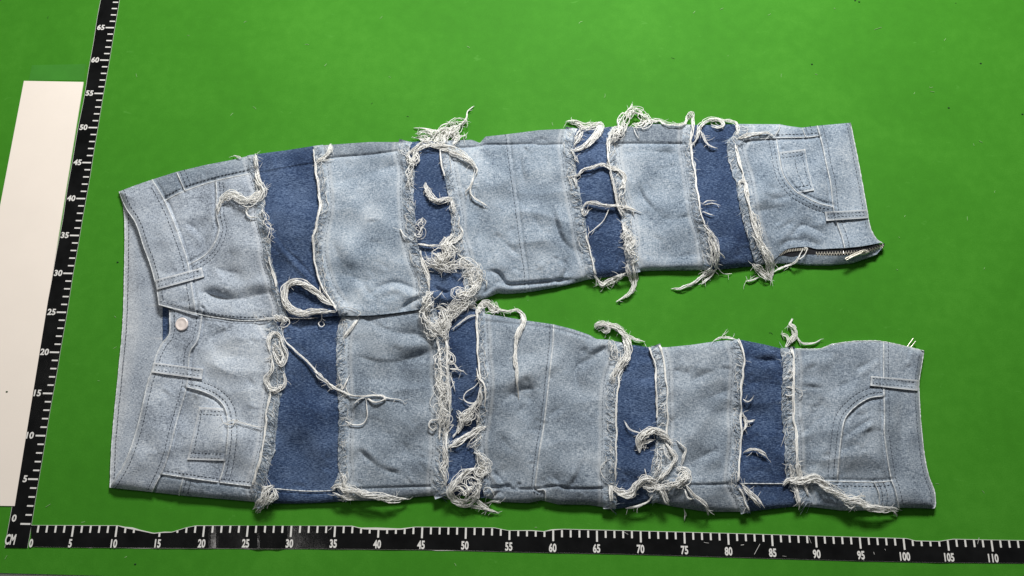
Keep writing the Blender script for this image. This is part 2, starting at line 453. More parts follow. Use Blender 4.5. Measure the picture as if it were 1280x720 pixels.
# ------------------------------------------------------------------ lint and specks on the mat
tb = Tubes()
P0 = rng.uniform((0, 0), (1280, 720), (95, 2))
for p in P0:
    a = rng.uniform(0, 3.14); l = rng.uniform(0.5, 2.6)
    d = np.array([math.cos(a), math.sin(a)]) * l
    q = resample([p - d, p + rng.normal(0, 0.5, 2), p + d], 4)
    tb.add(at(q, 0.03), 0.00022 + 0.0002 * rng.random(), 4, 0 if rng.random() < 0.85 else 1, 0.5)
for p in [(1069, 0.8), (1074, 2.5), (1226, 79.5), (1015, 80.5), (1186, 135), (1278, 143), (169, 705.5), (147, 328), (774, 380)]:
    tb.add(at([(p[0] - 1, p[1]), (p[0], p[1] - 0.5), (p[0] + 1, p[1])], 0.04), 0.0008, 5, 1, 0.5)
for p, q in [((57, 634), (63, 630)), ((6, 699), (9, 694)), ((900, 12), (904, 10)), ((1093, 37), (1102, 34)), ((1163, 114), (1168, 115)), ((1224, 176), (1228, 178)), ((143, 395), (145, 397)), ((1092, 306), (1096, 309))]:
    tb.add(at(resample([p, q], 3), 0.04), 0.00035, 4, 0, 0.5)
o = link('lint', tb.mesh('lint'), [M_LINT, M_SPECK])
tag(o, 'scattered pale lint and tiny dark specks on the green mat', 'lint', 'stuff')
tb = Tubes(); tb.add(at([(7.4, 490), (8.5, 489.6), (9.6, 490)], 0.14), 0.0009, 5, 0, 0.4)
o = link('scuff_mark', tb.mesh('scuff_mark'), M_SPECK, cd_)

# ================================================================== JEANS
ORG = np.array([0.55, 0.25, 0.0])
jeans = bpy.data.objects.new('jeans', None); C.objects.link(jeans); jeans.location = ORG
tag(jeans, 'patchwork blue denim jeans with frayed white thread seams laid flat on green mat', 'jeans')

# ---- outlines (photo drafting coordinates)
U_TOP = [(148.8, 239.5), (168, 232), (190, 224.5), (220, 215), (257.5, 206), (292, 199.5), (318, 193), (357, 188), (392, 182.5), (440, 179), (462, 177.5), (512, 177.5), (540, 176), (572, 175), (590, 174.5), (600, 178.5), (607, 170.5), (635, 167.5), (675, 162.5), (720, 160.5), (735, 161), (762, 158.5), (800, 158), (815, 155), (865, 156), (890, 156.5), (922, 155), (974, 155.3), (987, 157.8), (1002, 159.6), (1021, 157.2), (1063, 153.4)]
U_END = [(1063, 153.4), (1071, 192), (1077, 223.8), (1083.4, 259.4), (1088, 284.4), (1095.6, 298.4), (1104, 304.5)]
U_BOT = [(1104, 307), (1095.6, 317), (1067.5, 326.5), (1039, 329.4), (1011, 329.4), (989, 327), (964, 328.5), (945, 331), (897.5, 336), (835, 336.5), (800, 337.5), (790, 343), (746, 346.5), (735, 348), (710, 355), (697, 357.5), (660, 364), (632, 366), (622, 365), (595, 375)]
CEN = [(198.7, 381), (220, 386.5), (247, 392.5), (270, 397), (307, 401), (340, 399.2), (360, 398.5), (395, 397), (424, 394.5), (462, 394), (497, 390.5), (527, 386), (545, 383), (575, 381), (595, 379)]
L_TOP = [(596, 386), (601, 390), (607, 391.5), (655, 400), (692, 405.5), (717, 412), (737, 419), (745, 424), (760, 425), (787, 431), (812, 434), (835, 434), (865, 431), (892, 427), (922, 424), (955, 430.5), (975.5, 435.5), (994, 436), (1024, 436), (1040, 430.5), (1064, 427), (1086, 426), (1104, 427), (1136, 433.8), (1155, 438.6)]
L_END = [(1155, 438.6), (1151.6, 460), (1148.8, 478), (1149.4, 500), (1151.6, 533), (1156, 572), (1161.4, 596), (1168, 613.8), (1169.5, 631), (1167.3, 635.6)]
L_BOT = [(1167.3, 635.6), (1130, 634.5), (1086, 637.8), (1053, 638), (1022.5, 634.5), (998, 632.5), (965, 636), (937, 639.5), (885, 640), (840, 633), (820, 628.5), (790, 634), (770, 636), (735, 631), (697, 630.5), (677, 625.5), (660, 629), (625, 627.5), (607, 622.5), (560, 618), (525, 621), (480, 625.5), (435, 626.5), (400, 629), (370, 630), (342, 630), (310, 627), (232, 620), (190, 615), (137.5, 609.5)]
BACK = [(137.5, 609.5), (140, 550), (147.5, 470), (153.7, 400), (156, 300), (155, 265), (152.5, 250), (148.8, 239.5)]
WBU_IN = [(148.8, 239.5), (157.5, 260), (170, 280), (180, 310), (187.5, 330), (195, 357.5), (198.7, 381)]
WBU_SM = [(190, 224.5), (202.5, 245), (215, 272), (229, 310), (235, 330), (239, 355), (244, 387.5)]
WBL_IN = [(212, 388), (212, 398), (211.5, 417), (202, 430), (195, 445), (190, 462), (184, 480), (172.5, 530), (157.5, 575), (137.5, 609.5)]
WBL_SM = [(252, 387), (252, 397), (247, 425), (237, 442), (234, 480), (220, 530), (207.5, 577.5), (190, 615)]
SIDE_U = [(206, 251), (230, 239), (270, 226), (312.5, 217), (329, 214), (370, 206), (394, 202.5), (415, 197.5), (462, 193.5), (510, 187), (535, 184), (551, 184), (575, 185), (600, 183), (607, 181), (635, 181), (662, 180), (677, 181), (716, 180), (759, 180), (800, 179.5), (864, 179.5), (909, 176), (970, 172.5), (1007.5, 171.6), (1025, 169.4)]
SIDE_L = [(202.5, 592.5), (260, 601), (325, 609), (345, 611), (385, 614), (420, 613), (445, 611), (500, 609), (555, 607.5), (585, 607), (605, 608), (637, 611), (670, 611), (695, 607.5), (715, 611), (770, 610), (810, 606), (862, 606), (890, 606), (924, 604.5), (983, 604.5), (1033, 601.7), (1092, 602.8), (1115.5, 601)]
# cross seams: upper leg (outline -> bottom) and lower leg (centre -> outline)
S = {
    1: [(318, 193), (321, 212), (328, 235), (331, 252), (329, 270), (332, 282), (337, 305), (338.5, 325), (345, 345), (348, 362), (355, 382), (358, 398.5)],
    2: [(392, 182.5), (394.5, 202), (398, 230), (400, 255), (396, 280), (392.5, 303), (394, 325), (400, 350), (410, 372), (420, 385), (424, 394.5)],
    3: [(513, 177.5), (511, 188), (517, 212), (516.5, 242), (519, 280), (521.5, 302), (527, 325), (535, 343), (536.5, 365), (534, 385)],
    4: [(551, 176), (551, 190), (555, 215), (560, 242), (565, 270), (565, 292), (571, 312), (578, 335), (581, 352), (577, 381)],
    5: [(720, 160.5), (716, 183), (719, 200), (721.5, 225), (727, 255), (732, 278), (735, 302), (742, 325), (746, 346.5)],
    6: [(764, 158.5), (759, 179), (760, 202), (765, 227), (770, 250), (777, 270), (782, 300), (782, 320), (788, 343)],
    7: [(865, 156), (864, 180), (867, 202), (872, 237), (877.5, 270), (884, 290), (888, 315), (890, 336)],
    8: [(922, 155), (918, 168), (909, 177), (912, 202), (920, 227), (925, 255), (930, 280), (936, 300), (942, 320), (946, 331)],
    9: [(1021.6, 157.2), (1028, 180.6), (1033, 205), (1038.4, 229.4), (1041.5, 259), (1046, 278), (1052.5, 296), (1056, 310)],
}
T = {
    1: [(342.5, 399), (347.5, 407), (354, 420), (357.5, 440), (356, 460), (355, 478), (350, 496), (346, 532), (342.5, 560), (335, 590), (330, 610), (338, 629)],
    2: [(427, 394.5), (423, 412), (420.5, 440), (422, 480), (424, 520), (422.5, 570), (424, 592), (419, 607), (434, 626)],
    3: [(545, 383), (548, 400), (557, 416), (562, 440), (562, 470), (564, 505), (561, 540), (561, 565), (558, 590), (557, 606), (561, 618)],
    4: [(596, 386), (596.5, 400), (598, 425), (599, 450), (602, 475), (598, 520), (593, 552), (596, 582), (602, 605), (606, 622)],
    5: [(776, 428), (785, 440), (784, 453), (775, 471), (771.5, 500), (771, 542), (770, 580), (770, 605), (770, 636)],
    6: [(812, 434), (819, 455), (821, 480), (822, 520), (822, 532), (820, 555), (815, 585), (810, 606), (815, 629)],
    7: [(922, 424), (929, 445), (927.5, 480), (925.5, 520), (927, 540), (926, 558), (922.5, 592), (922, 604), (930, 618), (937, 639.5)],
    8: [(975.5, 435.5), (979, 462), (978, 488), (978, 521), (981, 541), (982, 572), (983, 594), (987, 604), (995, 622), (998, 632.5)],
    9: [(1104.5, 427), (1104.5, 467), (1105.6, 521), (1105.6, 544), (1113, 594), (1118.8, 611.6), (1124, 635)],
}
S = {k: spline(v) for k, v in S.items()}; T = {k: spline(v) for k, v in T.items()}
SIDE_U = spline(SIDE_U); SIDE_L = spline(SIDE_L); CEN_S = spline(CEN)
WBU_IN, WBU_SM, WBL_IN, WBL_SM = map(spline, (WBU_IN, WBU_SM, WBL_IN, WBL_SM))

# ---- rasters in drafting coordinates
HH, WW = 720, 1280
YY, XX = np.mgrid[0:HH, 0:WW].astype(np.float32)


def field(poly, margin):
    """window, distance, sign (+ right-hand side walking along on the picture), 0..1 along"""
    P = resample(poly, step=7.0).astype(np.float32)
    x0, y0 = np.maximum(P.min(0) - margin, 0).astype(int); x1, y1 = (P.max(0) + margin + 1).astype(int)
    x1 = min(x1, WW); y1 = min(y1, HH)
    sl = (slice(y0, y1), slice(x0, x1)); X = XX[sl]; Y = YY[sl]
    best = np.full(X.shape, 1e9, np.float32); sg = np.ones_like(best); tt = np.zeros_like(best)
    n = len(P) - 1
    for i in range(n):
        a, b = P[i], P[i + 1]; d = b - a; L2 = d @ d + 1e-9
        t = np.clip(((X - a[0]) * d[0] + (Y - a[1]) * d[1]) / L2, 0, 1)
        ex = X - a[0] - t * d[0]; ey = Y - a[1] - t * d[1]
        q = ex * ex + ey * ey; m = q < best
        best[m] = q[m]; sg[m] = np.sign(d[0] * ey[m] - d[1] * ex[m]); tt[m] = (i + t[m]) / n
    return sl, np.sqrt(best), sg, tt


def inside(poly):
    P = np.asarray(poly, np.float32); m = np.zeros((HH, WW), bool)
    j = len(P) - 1
    for i in range(len(P)):
        a, b = P[i], P[j]
        if a[1] != b[1]:
            c = ((a[1] > YY) != (b[1] > YY)) & (XX < (b[0] - a[0]) * (YY - a[1]) / (b[1] - a[1]) + a[0])
            m ^= c
        j = i
    return m


nr = np.random.default_rng(11)


def blur_noise(sx, sy=None):
    sy = sy or sx
    f = np.fft.rfft2(nr.normal(size=(HH, WW)))
    ky = np.fft.fftfreq(HH)[:, None]; kx = np.fft.rfftfreq(WW)[None]
    f *= np.exp(-2 * math.pi ** 2 * ((kx * sx) ** 2 + (ky * sy) ** 2))
    n = np.fft.irfft2(f, (HH, WW)); return (n / n.std()).astype(np.float32)


UPOLY = U_TOP + U_END + U_BOT + CEN[::-1] + [tuple(p) for p in WBU_IN[::-1]]
LPOLY = CEN[2:] + L_TOP + L_END + L_BOT + [tuple(p) for p in WBL_IN[::-1]]
OUT = U_TOP + U_END + U_BOT + L_TOP + L_END + L_BOT + BACK
OUTC = resample(OUT + OUT[:1], step=4)
mU, mL, mO = inside(UPOLY), inside(LPOLY), inside(OUT)
slO, dO, _, _ = field(OUTC, 200)
D = np.zeros((HH, WW), np.float32); D[slO] = dO
n4, n9, n16, n34 = blur_noise(4), blur_noise(9, 8), blur_noise(13, 17), blur_noise(34)
ridg = np.abs(blur_noise(15, 20)); ridg2 = np.abs(blur_noise(22, 12))
env = 1 - np.exp(-D / 22)
base = 0.45 + 0.66 * (1 - np.exp(-D / 3.6)) + 0.62 * (1 - np.exp(-D / 46))
wr = env * (0.065 * n9 + 0.17 * n16 + 0.27 * n34 - 0.13 * ridg - 0.11 * ridg2) + 0.006 * n4
HU = base + wr; HL = base + wr
del wr
WEAR = np.zeros((HH, WW), np.float32)
HS = (HU, HL)


def bump(poly, amp, sig, which=(0, 1), ends=True, kind='v', smooth=True, side=0):
    P = spline(poly, 3, smooth)
    sl, d, sg, t = field(P, sig * 4 + 2)
    tap = np.clip(np.minimum(t, 1 - t) * 5, 0, 1) if ends else 1.0
    if kind == 'v': v = amp * np.exp(-(d / sig) ** 2)
    elif kind == 's': v = amp * np.clip(sg * d / sig, -3, 3) * np.exp(-(d / sig) ** 2) * 1.6
    elif kind == 'c':
        sd = d * sg * (1 if (len(poly) + int(poly[0][0])) % 2 else -1); am = 0.75 + 0.45 * np.sin(t * 7.0 + poly[0][0])
        v = amp * am * (0.85 * np.exp(-np.sqrt(d * d + 0.5) / (0.75 * sig)) - 0.42 * np.exp(-((sd - 1.7 * sig) / (1.25 * sig)) ** 2) + 0.16 * np.exp(-((sd + 2.5 * sig) / (2.0 * sig)) ** 2))
    if side: v = v * (sg * side > 0)
    for k in which: HS[k][sl] += v * tap


# centre overlap: the upper half laps over the lower half
sl, d, sg, t = field(CEN_S, 60)
HU[sl] += -0.30 * np.exp(-(d / 5) ** 2) + 0.20 * np.exp(-(d / 26) ** 2) * np.clip((t - 0.0) * 8, 0.6, 1)
HL[sl] += -0.42 * np.exp(-(d / 11)) - 0.10 * np.exp(-(d / 30))
bump(CEN[6:13], 0.16, 13, (0,))
# waistband edges
for P, w in ((WBU_IN, 0), (WBL_IN, 1)):
    sl, d, sg, t = field(P, 30); HS[w][sl] += -0.16 * np.exp(-(d / 3.5) ** 2)
# creases read off the cloth: polyline, depth cm, width px, kind
CREASE = [
    ([(245, 362), (290, 374), (345, 364)], -0.22, 6, 'c'), ([(262, 350), (300, 357), (340, 350)], 0.08, 7, 'v'), ([(268, 332), (285, 340), (304, 342)], -0.09, 5, 'c'),
    ([(232, 278), (246, 288), (258, 304)], -0.10, 3.5, 'c'), ([(262, 288), (255, 305), (246, 318)], -0.09, 4, 'c'), ([(248, 268), (252, 290)], -0.06, 3, 'c'), ([(282, 315), (300, 322)], -0.06, 5, 'c'),
    ([(329, 274), (340, 285), (355, 309), (372, 326), (388, 343), (400, 358)], -0.15, 2.6, 'c'),
    ([(410, 231), (457, 218), (507, 203)], -0.10, 7, 'c'), ([(440, 262), (480, 250), (512, 243)], -0.05, 8, 'c'),
    ([(424, 342), (450, 350), (463, 368), (474, 359), (494, 353), (512, 359), (533, 368)], -0.16, 4, 'c'), ([(500, 389), (513, 378), (533, 369)], -0.26, 3, 'v'),
    ([(430, 362), (436, 384)], -0.10, 5, 'c'), ([(470, 380), (497, 374), (515, 366)], 0.10, 6, 'v'), ([(415, 300), (425, 325), (445, 342)], -0.06, 6, 'c'),
    ([(600, 178), (598, 190), (596, 205)], -0.16, 3, 'c'), ([(610, 186), (607, 205), (611, 230)], -0.05, 4, 'c'), ([(653, 188), (651, 210), (661, 246)], -0.10, 3, 'c'),
    ([(690, 255), (695, 280), (702, 300), (722, 318)], -0.17, 3.5, 'c'), ([(665, 265), (675, 285), (690, 300)], -0.07, 8, 'c'), ([(617, 292), (628, 300), (638, 311)], -0.09, 3, 'c'),
    ([(632, 304), (642, 314), (652, 320)], -0.11, 3, 'c'), ([(603, 340), (614, 339), (625, 343), (630, 352), (640, 356), (700, 351), (722, 349)], -0.24, 2.6, 'v'), ([(630, 357), (622, 352), (610, 362), (600, 370)], -0.16, 3, 'c'),
    ([(640, 333), (650, 339), (655, 345)], -0.10, 3, 'c'), ([(703, 322), (709, 335), (703, 349), (694, 357)], -0.14, 2.6, 'c'), ([(682, 340), (694, 348), (705, 352)], -0.10, 2.6, 'c'), ([(712, 318), (707, 332), (708, 347)], -0.08, 2.5, 'c'),
    ([(665, 182), (672, 174), (686, 176)], -0.12, 3, 'v'), ([(676, 176), (670, 188), (665, 195)], -0.08, 3, 'c'), ([(614, 268), (604, 290)], -0.05, 3, 'c'), ([(625, 240), (630, 262)], -0.05, 4, 'c'), ([(594, 250), (600, 285), (598, 310)], -0.06, 4, 'c'),
    ([(736, 178), (743, 190), (751, 203)], -0.11, 2.6, 'c'), ([(757, 166), (748, 172), (741, 178)], -0.12, 3, 'c'), ([(783, 305), (773, 328), (770, 343)], -0.16, 3, 'c'), ([(735, 272), (752, 280), (775, 283)], -0.05, 5, 'c'), ([(742, 318), (756, 325)], -0.05, 4, 'c'),
    ([(796, 214), (800, 240), (810, 255), (824, 268)], -0.12, 3, 'c'), ([(815, 292), (822, 299), (832, 303)], -0.07, 3, 'c'), ([(825, 273), (845, 274), (868, 269)], -0.06, 4, 'c'), ([(775, 193), (810, 189), (850, 193)], -0.06, 6, 'c'), ([(800, 318), (840, 322), (876, 316)], -0.05, 6, 'c'),
    ([(937, 211), (947, 222), (960, 232), (976, 238)], -0.13, 3, 'c'), ([(960, 250), (978, 247), (996, 242)], -0.07, 3.5, 'c'), ([(935, 265), (960, 262), (985, 254)], -0.05, 6, 'c'),
    ([(972, 296), (990, 294), (1001, 282), (1018, 286), (1041, 300)], -0.10, 4, 'c'), ([(974, 312), (983, 302), (1007, 301), (1026, 308)], -0.085, 3.4, 'c'), ([(964, 289), (980, 283), (994, 276)], -0.06, 3.5, 'c'), ([(1000, 268), (1018, 272), (1036, 284)], 0.07, 6, 'v'),
    ([(880, 262), (905, 250), (925, 248)], -0.05, 6, 'c'), ([(886, 300), (905, 296), (930, 300)], -0.05, 6, 'c'),
    ([(540, 359), (560, 366), (577, 352)], -0.16, 3.5, 'c'), ([(553, 362), (560, 372), (566, 380)], -0.12, 3, 'c'), ([(520, 240), (545, 236)], -0.04, 5, 'c'),
    ([(262, 417), (250, 435), (237, 455)], -0.08, 5, 'c'), ([(256, 428), (278, 415), (303, 407)], -0.12, 6, 'c'), ([(252, 402), (262, 410)], -0.08, 4, 'c'), ([(262, 455), (290, 445), (325, 450)], -0.05, 9, 'c'), ([(246, 432), (270, 440)], 0.05, 6, 'v'),
    ([(455, 397), (487, 414), (545, 421)], -0.16, 8, 'c'), ([(442, 443), (475, 453), (512, 449), (545, 436)], -0.20, 9, 'c'), ([(447, 472), (490, 476), (540, 480)], -0.07, 12, 'c'), ([(447, 561), (473, 584), (502, 593)], -0.12, 3.4, 'c'), ([(521, 576), (528, 585), (536, 594)], -0.09, 3, 'c'), ([(520, 512), (538, 495)], -0.06, 6, 'c'), ([(440, 520), (460, 545)], -0.04, 8, 'c'),
    ([(612, 524), (630, 500), (652, 488), (678, 485)], -0.14, 9, 'c'), ([(622, 540), (640, 562), (672, 570)], -0.07, 9, 'c'), ([(616, 588), (628, 602), (642, 611)], -0.22, 2.6, 'c'), ([(638, 607), (622, 616), (608, 627)], -0.20, 2.6, 'c'), ([(650, 603), (645, 611)], -0.12, 2.5, 'v'),
    ([(612, 610), (628, 608), (640, 608)], -0.16, 2.4, 'v'), ([(725, 436), (741, 444), (761, 431)], -0.16, 4, 'c'), ([(721, 492), (720, 462), (732, 451), (757, 444)], -0.15, 4.5, 'c'), ([(735, 417), (737, 431)], -0.10, 2.5, 'c'), ([(684, 522), (702, 508), (714, 504)], -0.08, 4, 'c'),
    ([(732, 572), (722, 594), (711, 613)], -0.10, 3, 'c'), ([(690, 595), (698, 602), (706, 612)], -0.13, 2.8, 'c'), ([(684, 470), (700, 462)], -0.05, 4, 'c'), ([(655, 470), (665, 490), (660, 505)], -0.08, 8, 'c'), ([(738, 500), (742, 540)], -0.04, 7, 'c'), ([(612, 440), (640, 446), (675, 438)], -0.04, 8, 'c'),
    ([(788, 440), (802, 444), (818, 448)], -0.08, 4, 'c'), ([(815, 588), (800, 600), (786, 612)], -0.13, 3, 'c'), ([(775, 560), (800, 566)], -0.04, 5, 'c'), ([(782, 470), (805, 474), (818, 470)], -0.05, 5, 'c'),
    ([(843, 461), (853, 467), (863, 464)], -0.15, 4, 'c'), ([(870, 500), (892, 495), (913, 486)], -0.09, 6, 'c'), ([(834, 533), (842, 525), (852, 519)], -0.06, 3, 'c'), ([(858, 582), (880, 570), (903, 560)], -0.12, 6, 'c'), ([(860, 478), (885, 466), (905, 460)], -0.07, 5, 'c'), ([(835, 500), (850, 508)], -0.04, 5, 'c'), ([(862, 608), (875, 590)], -0.06, 4, 'c'),
    ([(927, 446), (950, 450), (978, 451)], -0.15, 5, 'c'), ([(930, 480), (955, 478), (976, 483)], -0.06, 5, 'c'), ([(930, 590), (955, 588), (978, 592)], -0.04, 5, 'c'),
    ([(994, 446), (1015, 443), (1042, 441)], -0.12, 6, 'c'), ([(1003, 463), (1014, 460), (1024, 454)], -0.10, 3, 'c'), ([(1068, 463), (1082, 456), (1099, 445)], -0.11, 3.4, 'c'), ([(997, 481), (1013, 484), (1033, 486)], -0.10, 3, 'c'), ([(1028, 495), (1052, 482), (1078, 470)], -0.09, 8, 'c'),
    ([(1000, 545), (1014, 532), (1028, 521)], -0.10, 3, 'c'), ([(1052, 548), (1070, 536), (1092, 522)], -0.17, 3.2, 'c'), ([(1050, 563), (1062, 558), (1075, 556)], -0.09, 3, 'c'), ([(1022, 576), (1042, 566)], -0.06, 4, 'c'), ([(1003, 586), (1025, 578)], -0.06, 4, 'c'), ([(1060, 510), (1075, 520), (1098, 508)], -0.05, 5, 'c'), ([(1000, 505), (1025, 510)], -0.05, 8, 'c'),
    ([(1108, 470), (1128, 480), (1146, 478)], -0.05, 4, 'v'), ([(1125, 500), (1128, 560), (1140, 610)], -0.06, 8, 'c'), ([(170, 565), (190, 570), (205, 566)], -0.04, 6, 'c'), ([(180, 300), (205, 292)], -0.04, 6, 'c'), ([(196, 372), (215, 378), (240, 376)], -0.05, 4, 'c'),
]
for P, a, s, k in CREASE:
    a *= float(np.clip(np.linalg.norm(np.diff(np.array(P, float), axis=0), axis=1).sum() / 42, 0.45, 1.0)) if k == 'c' else 1.0
    bump(P, a * ((4.4 if s > 3.2 else 3.6) if k == 'c' else 2.3), s * (1.15 if k == 'c' else 1.0), (0, 1), True, k)


cr = np.random.default_rng(23)
for _ in range(300):                                     # small random puckers all over
    p = np.array([cr.uniform(170, 1140), cr.uniform(175, 625)])
    if not mO[int(p[1]), int(p[0])] or D[int(p[1]), int(p[0])] < 9: continue
    a_ = cr.normal(0.3, 0.9); L_ = cr.uniform(8, 26); dv = np.array([math.cos(a_), math.sin(a_)]) * L_ / 2
    nv_ = np.array([-dv[1], dv[0]]) * cr.normal(0, 0.25)
    bump([tuple(p - dv), tuple(p + nv_), tuple(p + dv)], -cr.uniform(0.06, 0.19), cr.uniform(1.8, 4.0), (0, 1), True, 'c')
for P_, k_ in ((SIDE_U, 34), (SIDE_L, 34), (CEN_S, 16), (spline(L_TOP), 16)):   # pulls that run out of the long seams
    for _ in range(k_):
        i = cr.integers(4, len(P_) - 4); t_ = P_[i + 2] - P_[i - 2]; t_ = t_ / (np.linalg.norm(t_) + 1e-9)
        nn = np.array([-t_[1], t_[0]]) * cr.choice([-1, 1]); L_ = cr.uniform(8, 20)
        q0 = P_[i] + nn * 1.0; q1 = P_[i] + nn * L_ + t_ * cr.normal(0, 5)
        bump([tuple(q0), tuple((q0 + q1) / 2 + t_ * cr.normal(0, 1.2)), tuple(q1)], -cr.uniform(0.10, 0.22), cr.uniform(1.7, 2.8), (0, 1), True, 'c')


def welt(poly, a=0.07, s=2.4, groove=-0.10, goff=-2.4, wear=0.75, ww=0.95, which=(0, 1)):
    """folded seam edge: raised rib that has rubbed pale, with a groove on one side"""
    if wear > 0.5: FOLDS.append((poly, which))
    sl, d, sg, t = field(poly, 16)
    sd = d * sg
    for k in which:
        HS[k][sl] += 1.2 * a * np.exp(-(d / (0.8 * s)) ** 2) + 1.25 * groove * np.exp(-((sd - goff) / 1.7) ** 2)
    WEAR[sl] = np.maximum(WEAR[sl], wear * 0.55 * np.exp(-((sd) / ww) ** 2))


def edge_wear(poly, w=0.8, s=1.6):
    FOLDS.append((poly, 'e')); s = s * 0.8; w = w * 0.6
    sl, d, sg, t = field(poly, 10); WEAR[sl] = np.maximum(WEAR[sl], w * np.exp(-(d / s) ** 2))


FOLDS = []
# side seams: part of them are rubbed rib, the rest a plain dark crease
seamU = lambda a, b: SIDE_U[(SIDE_U[:, 0] >= a) & (SIDE_U[:, 0] <= b)]
seamL = lambda a, b: SIDE_L[(SIDE_L[:, 0] >= a) & (SIDE_L[:, 0] <= b)]
welt(seamU(206, 318), 0.05, 2, -0.14, -2.6, 0.85)
welt(seamU(318, 394), 0.03, 2, -0.13, 2.0, 0.0)
welt(seamU(394, 512), 0.02, 2, -0.20, 0.0, 0.0); welt(seamU(560, 720), 0.02, 2, -0.22, 0.0, 0.0)
welt(seamU(720, 764), 0.02, 2, -0.12, 0.0, 0.0); welt(seamU(764, 864), 0.02, 2, -0.20, 0.0, 0.0)
welt(seamU(864, 920), 0.02, 2, -0.14, 0.0, 0.0); welt(seamU(920, 1026), 0.04, 2, -0.16, 1.8, 0.6)
welt(seamL(200, 332), 0.05, 2, -0.12, 2.4, 0.85); welt(seamL(332, 420), 0.03, 2, -0.10, 2.0, 0.55)
welt(spline([(600, 401), (655, 406.5), (692, 411), (717, 417.5), (736, 424)]), 0.03, 2, -0.20, 0.0, 0.0)
welt(seamL(420, 560), 0.02, 2, -0.22, 0.0, 0.0); welt(seamL(600, 770), 0.02, 2, -0.24, 0.0, 0.0)
welt(seamL(820, 924), 0.02, 2, -0.20, 0.0, 0.0); welt(seamL(924, 985), 0.03, 2, -0.08, 2.4, 0.6); welt(seamL(985, 1118), 0.04, 2, -0.16, -2.0, 0.6)
# waistband seams and hems
welt(WBU_SM, 0.10, 2.2, -0.22, -2.8, 0.85); welt(WBL_SM, 0.10, 2.2, -0.22, -2.8, 0.85)
welt(S[9], 0.10, 2.2, -0.22, 2.8, 0.8); welt(T[9], 0.10, 2.2, -0.22, 2.8, 0.8)
edge_wear(WBU_IN, 0.9, 1.8); edge_wear(WBL_IN, 0.9, 1.8); edge_wear(spline(U_END), 0.75, 1.8); edge_wear(spline(L_END), 0.75, 1.8)
edge_wear(spline(BACK), 0.8, 1.6); edge_wear(CEN_S[CEN_S[:, 0] < 345], 0.95, 1.5)
edge_wear(spline(L_TOP[17:]), 0.7, 1.5)
# darts across the two knees
DU = spline([(634.5, 167.5), (637, 190), (639.5, 210), (646, 255), (652.5, 305), (657.5, 337.5), (659, 364)])
DL = spline([(692, 406), (691, 430), (687, 467), (680, 530), (675, 560), (671, 590), (670, 611), (681, 613), (682, 626)])
welt(DU, 0.04, 2, -0.22, -1.4, 0.35, 1.0); welt(DL, 0.05, 2, -0.22, 2.4, 0.75, 1.0)
# pocket mouths
PKU = spline([(270, 227.5), (271, 245), (271, 270), (274, 287), (267, 306), (255, 320), (236.5, 330.5)])
PKL = spline([(234, 484), (252.5, 489), (270, 497.5), (281, 510), (285, 530), (284, 555), (280, 582.5), (275, 600)])
PCU = spline([(970, 172.5), (973.8, 193.8), (979, 218), (992.5, 237), (1003, 244), (1022.5, 253.8), (1041, 258.6)])
PCL = spline([(1103.5, 495), (1086, 498), (1068.5, 509), (1056.4, 523.4), (1052, 543), (1048.8, 572), (1046.6, 600.6)])
welt(PKU, 0.11, 2.2, -0.20, 2.8, 0.7); welt(PKL, 0.12, 2.2, -0.22, 2.8, 0.9)
welt(PCU, 0.11, 2.2, -0.22, -2.8, 0.7); welt(PCL, 0.12, 2.2, -0.22, -2.8, 0.9)
for P, o_ in ((PKU, -9), (PKL, -11), (PCU, 9), (PCL, 12)):
    Q = offset(P, o_); sl, d, sg, t = field(Q, 12)
    for k in (0, 1): HS[k][sl] += -0.07 * np.exp(-(d / 1.6) ** 2) + 0.02 * np.exp(-(d / 4) ** 2)
    Q = offset(P, o_ * 0.45); sl, d, sg, t = field(Q, 12)
    for k in (0, 1): HS[k][sl] += 0.035 * np.exp(-(d / 3) ** 2)
# welted tabs on the side strips
TABS = [[(221, 215.5), (226, 227), (231, 238)], [(229, 598.5), (226, 609), (224, 619)], [(1093, 603), (1099, 618), (1098, 637)], [(1003, 160), (1007, 171)]]
for P in TABS: welt(spline(P), 0.06, 2, -0.12, 2.4, 0.6)
# raw cross seams: stitched pucker line inside the light patch, lifted raw edge.  (curve, light side, band width)
RAW = [('S1', S[1], +1, 9), ('S2', S[2], -1, 12), ('S3', S[3], +1, 14), ('S4', S[4], -1, 12), ('S5', S[5], +1, 13), ('S6', S[6], -1, 13), ('S7', S[7], +1, 11), ('S8', S[8], -1, 17),
       ('T1', T[1], +1, 17), ('T2', T[2], -1, 13), ('T3', T[3], +1, 18), ('T4', T[4], -1, 10), ('T5', T[5], +1, 16), ('T6', T[6], -1, 14), ('T7', T[7], +1, 11), ('T8', T[8], -1, 18)]
# right-hand side when walking down the picture is the picture's LEFT, hence +1 = light patch on the left
PUCK = {}
for key, P, s_, w in RAW:
    Q = offset(P, s_ * (w + 2.0)); PUCK[key] = Q
    sl, d, sg, t = field(Q, 14)
    pk = np.sin(t * len(P) * 2 / 4.3 + 1.3 * np.sin(t * 40))
    for k in (0, 1): HS[k][sl] += -0.075 * np.exp(-(d / 1.8) ** 2) + 0.022 * pk * np.exp(-(d / 6) ** 2)
    WEAR[sl] = np.maximum(WEAR[sl], 0.30 * np.exp(-((d - 2.5) / 2.0) ** 2))
# puckering along the waistband and hem seams
for P in (WBU_SM, WBL_SM, S[9], T[9], SIDE_U, SIDE_L):
    sl, d, sg, t = field(P, 16); pk = np.sin(t * len(P) * 2 / 5.2 + 2 * np.sin(t * 23))
    for k in (0, 1): HS[k][sl] += 0.015 * pk * np.exp(-(d / 6) ** 2)

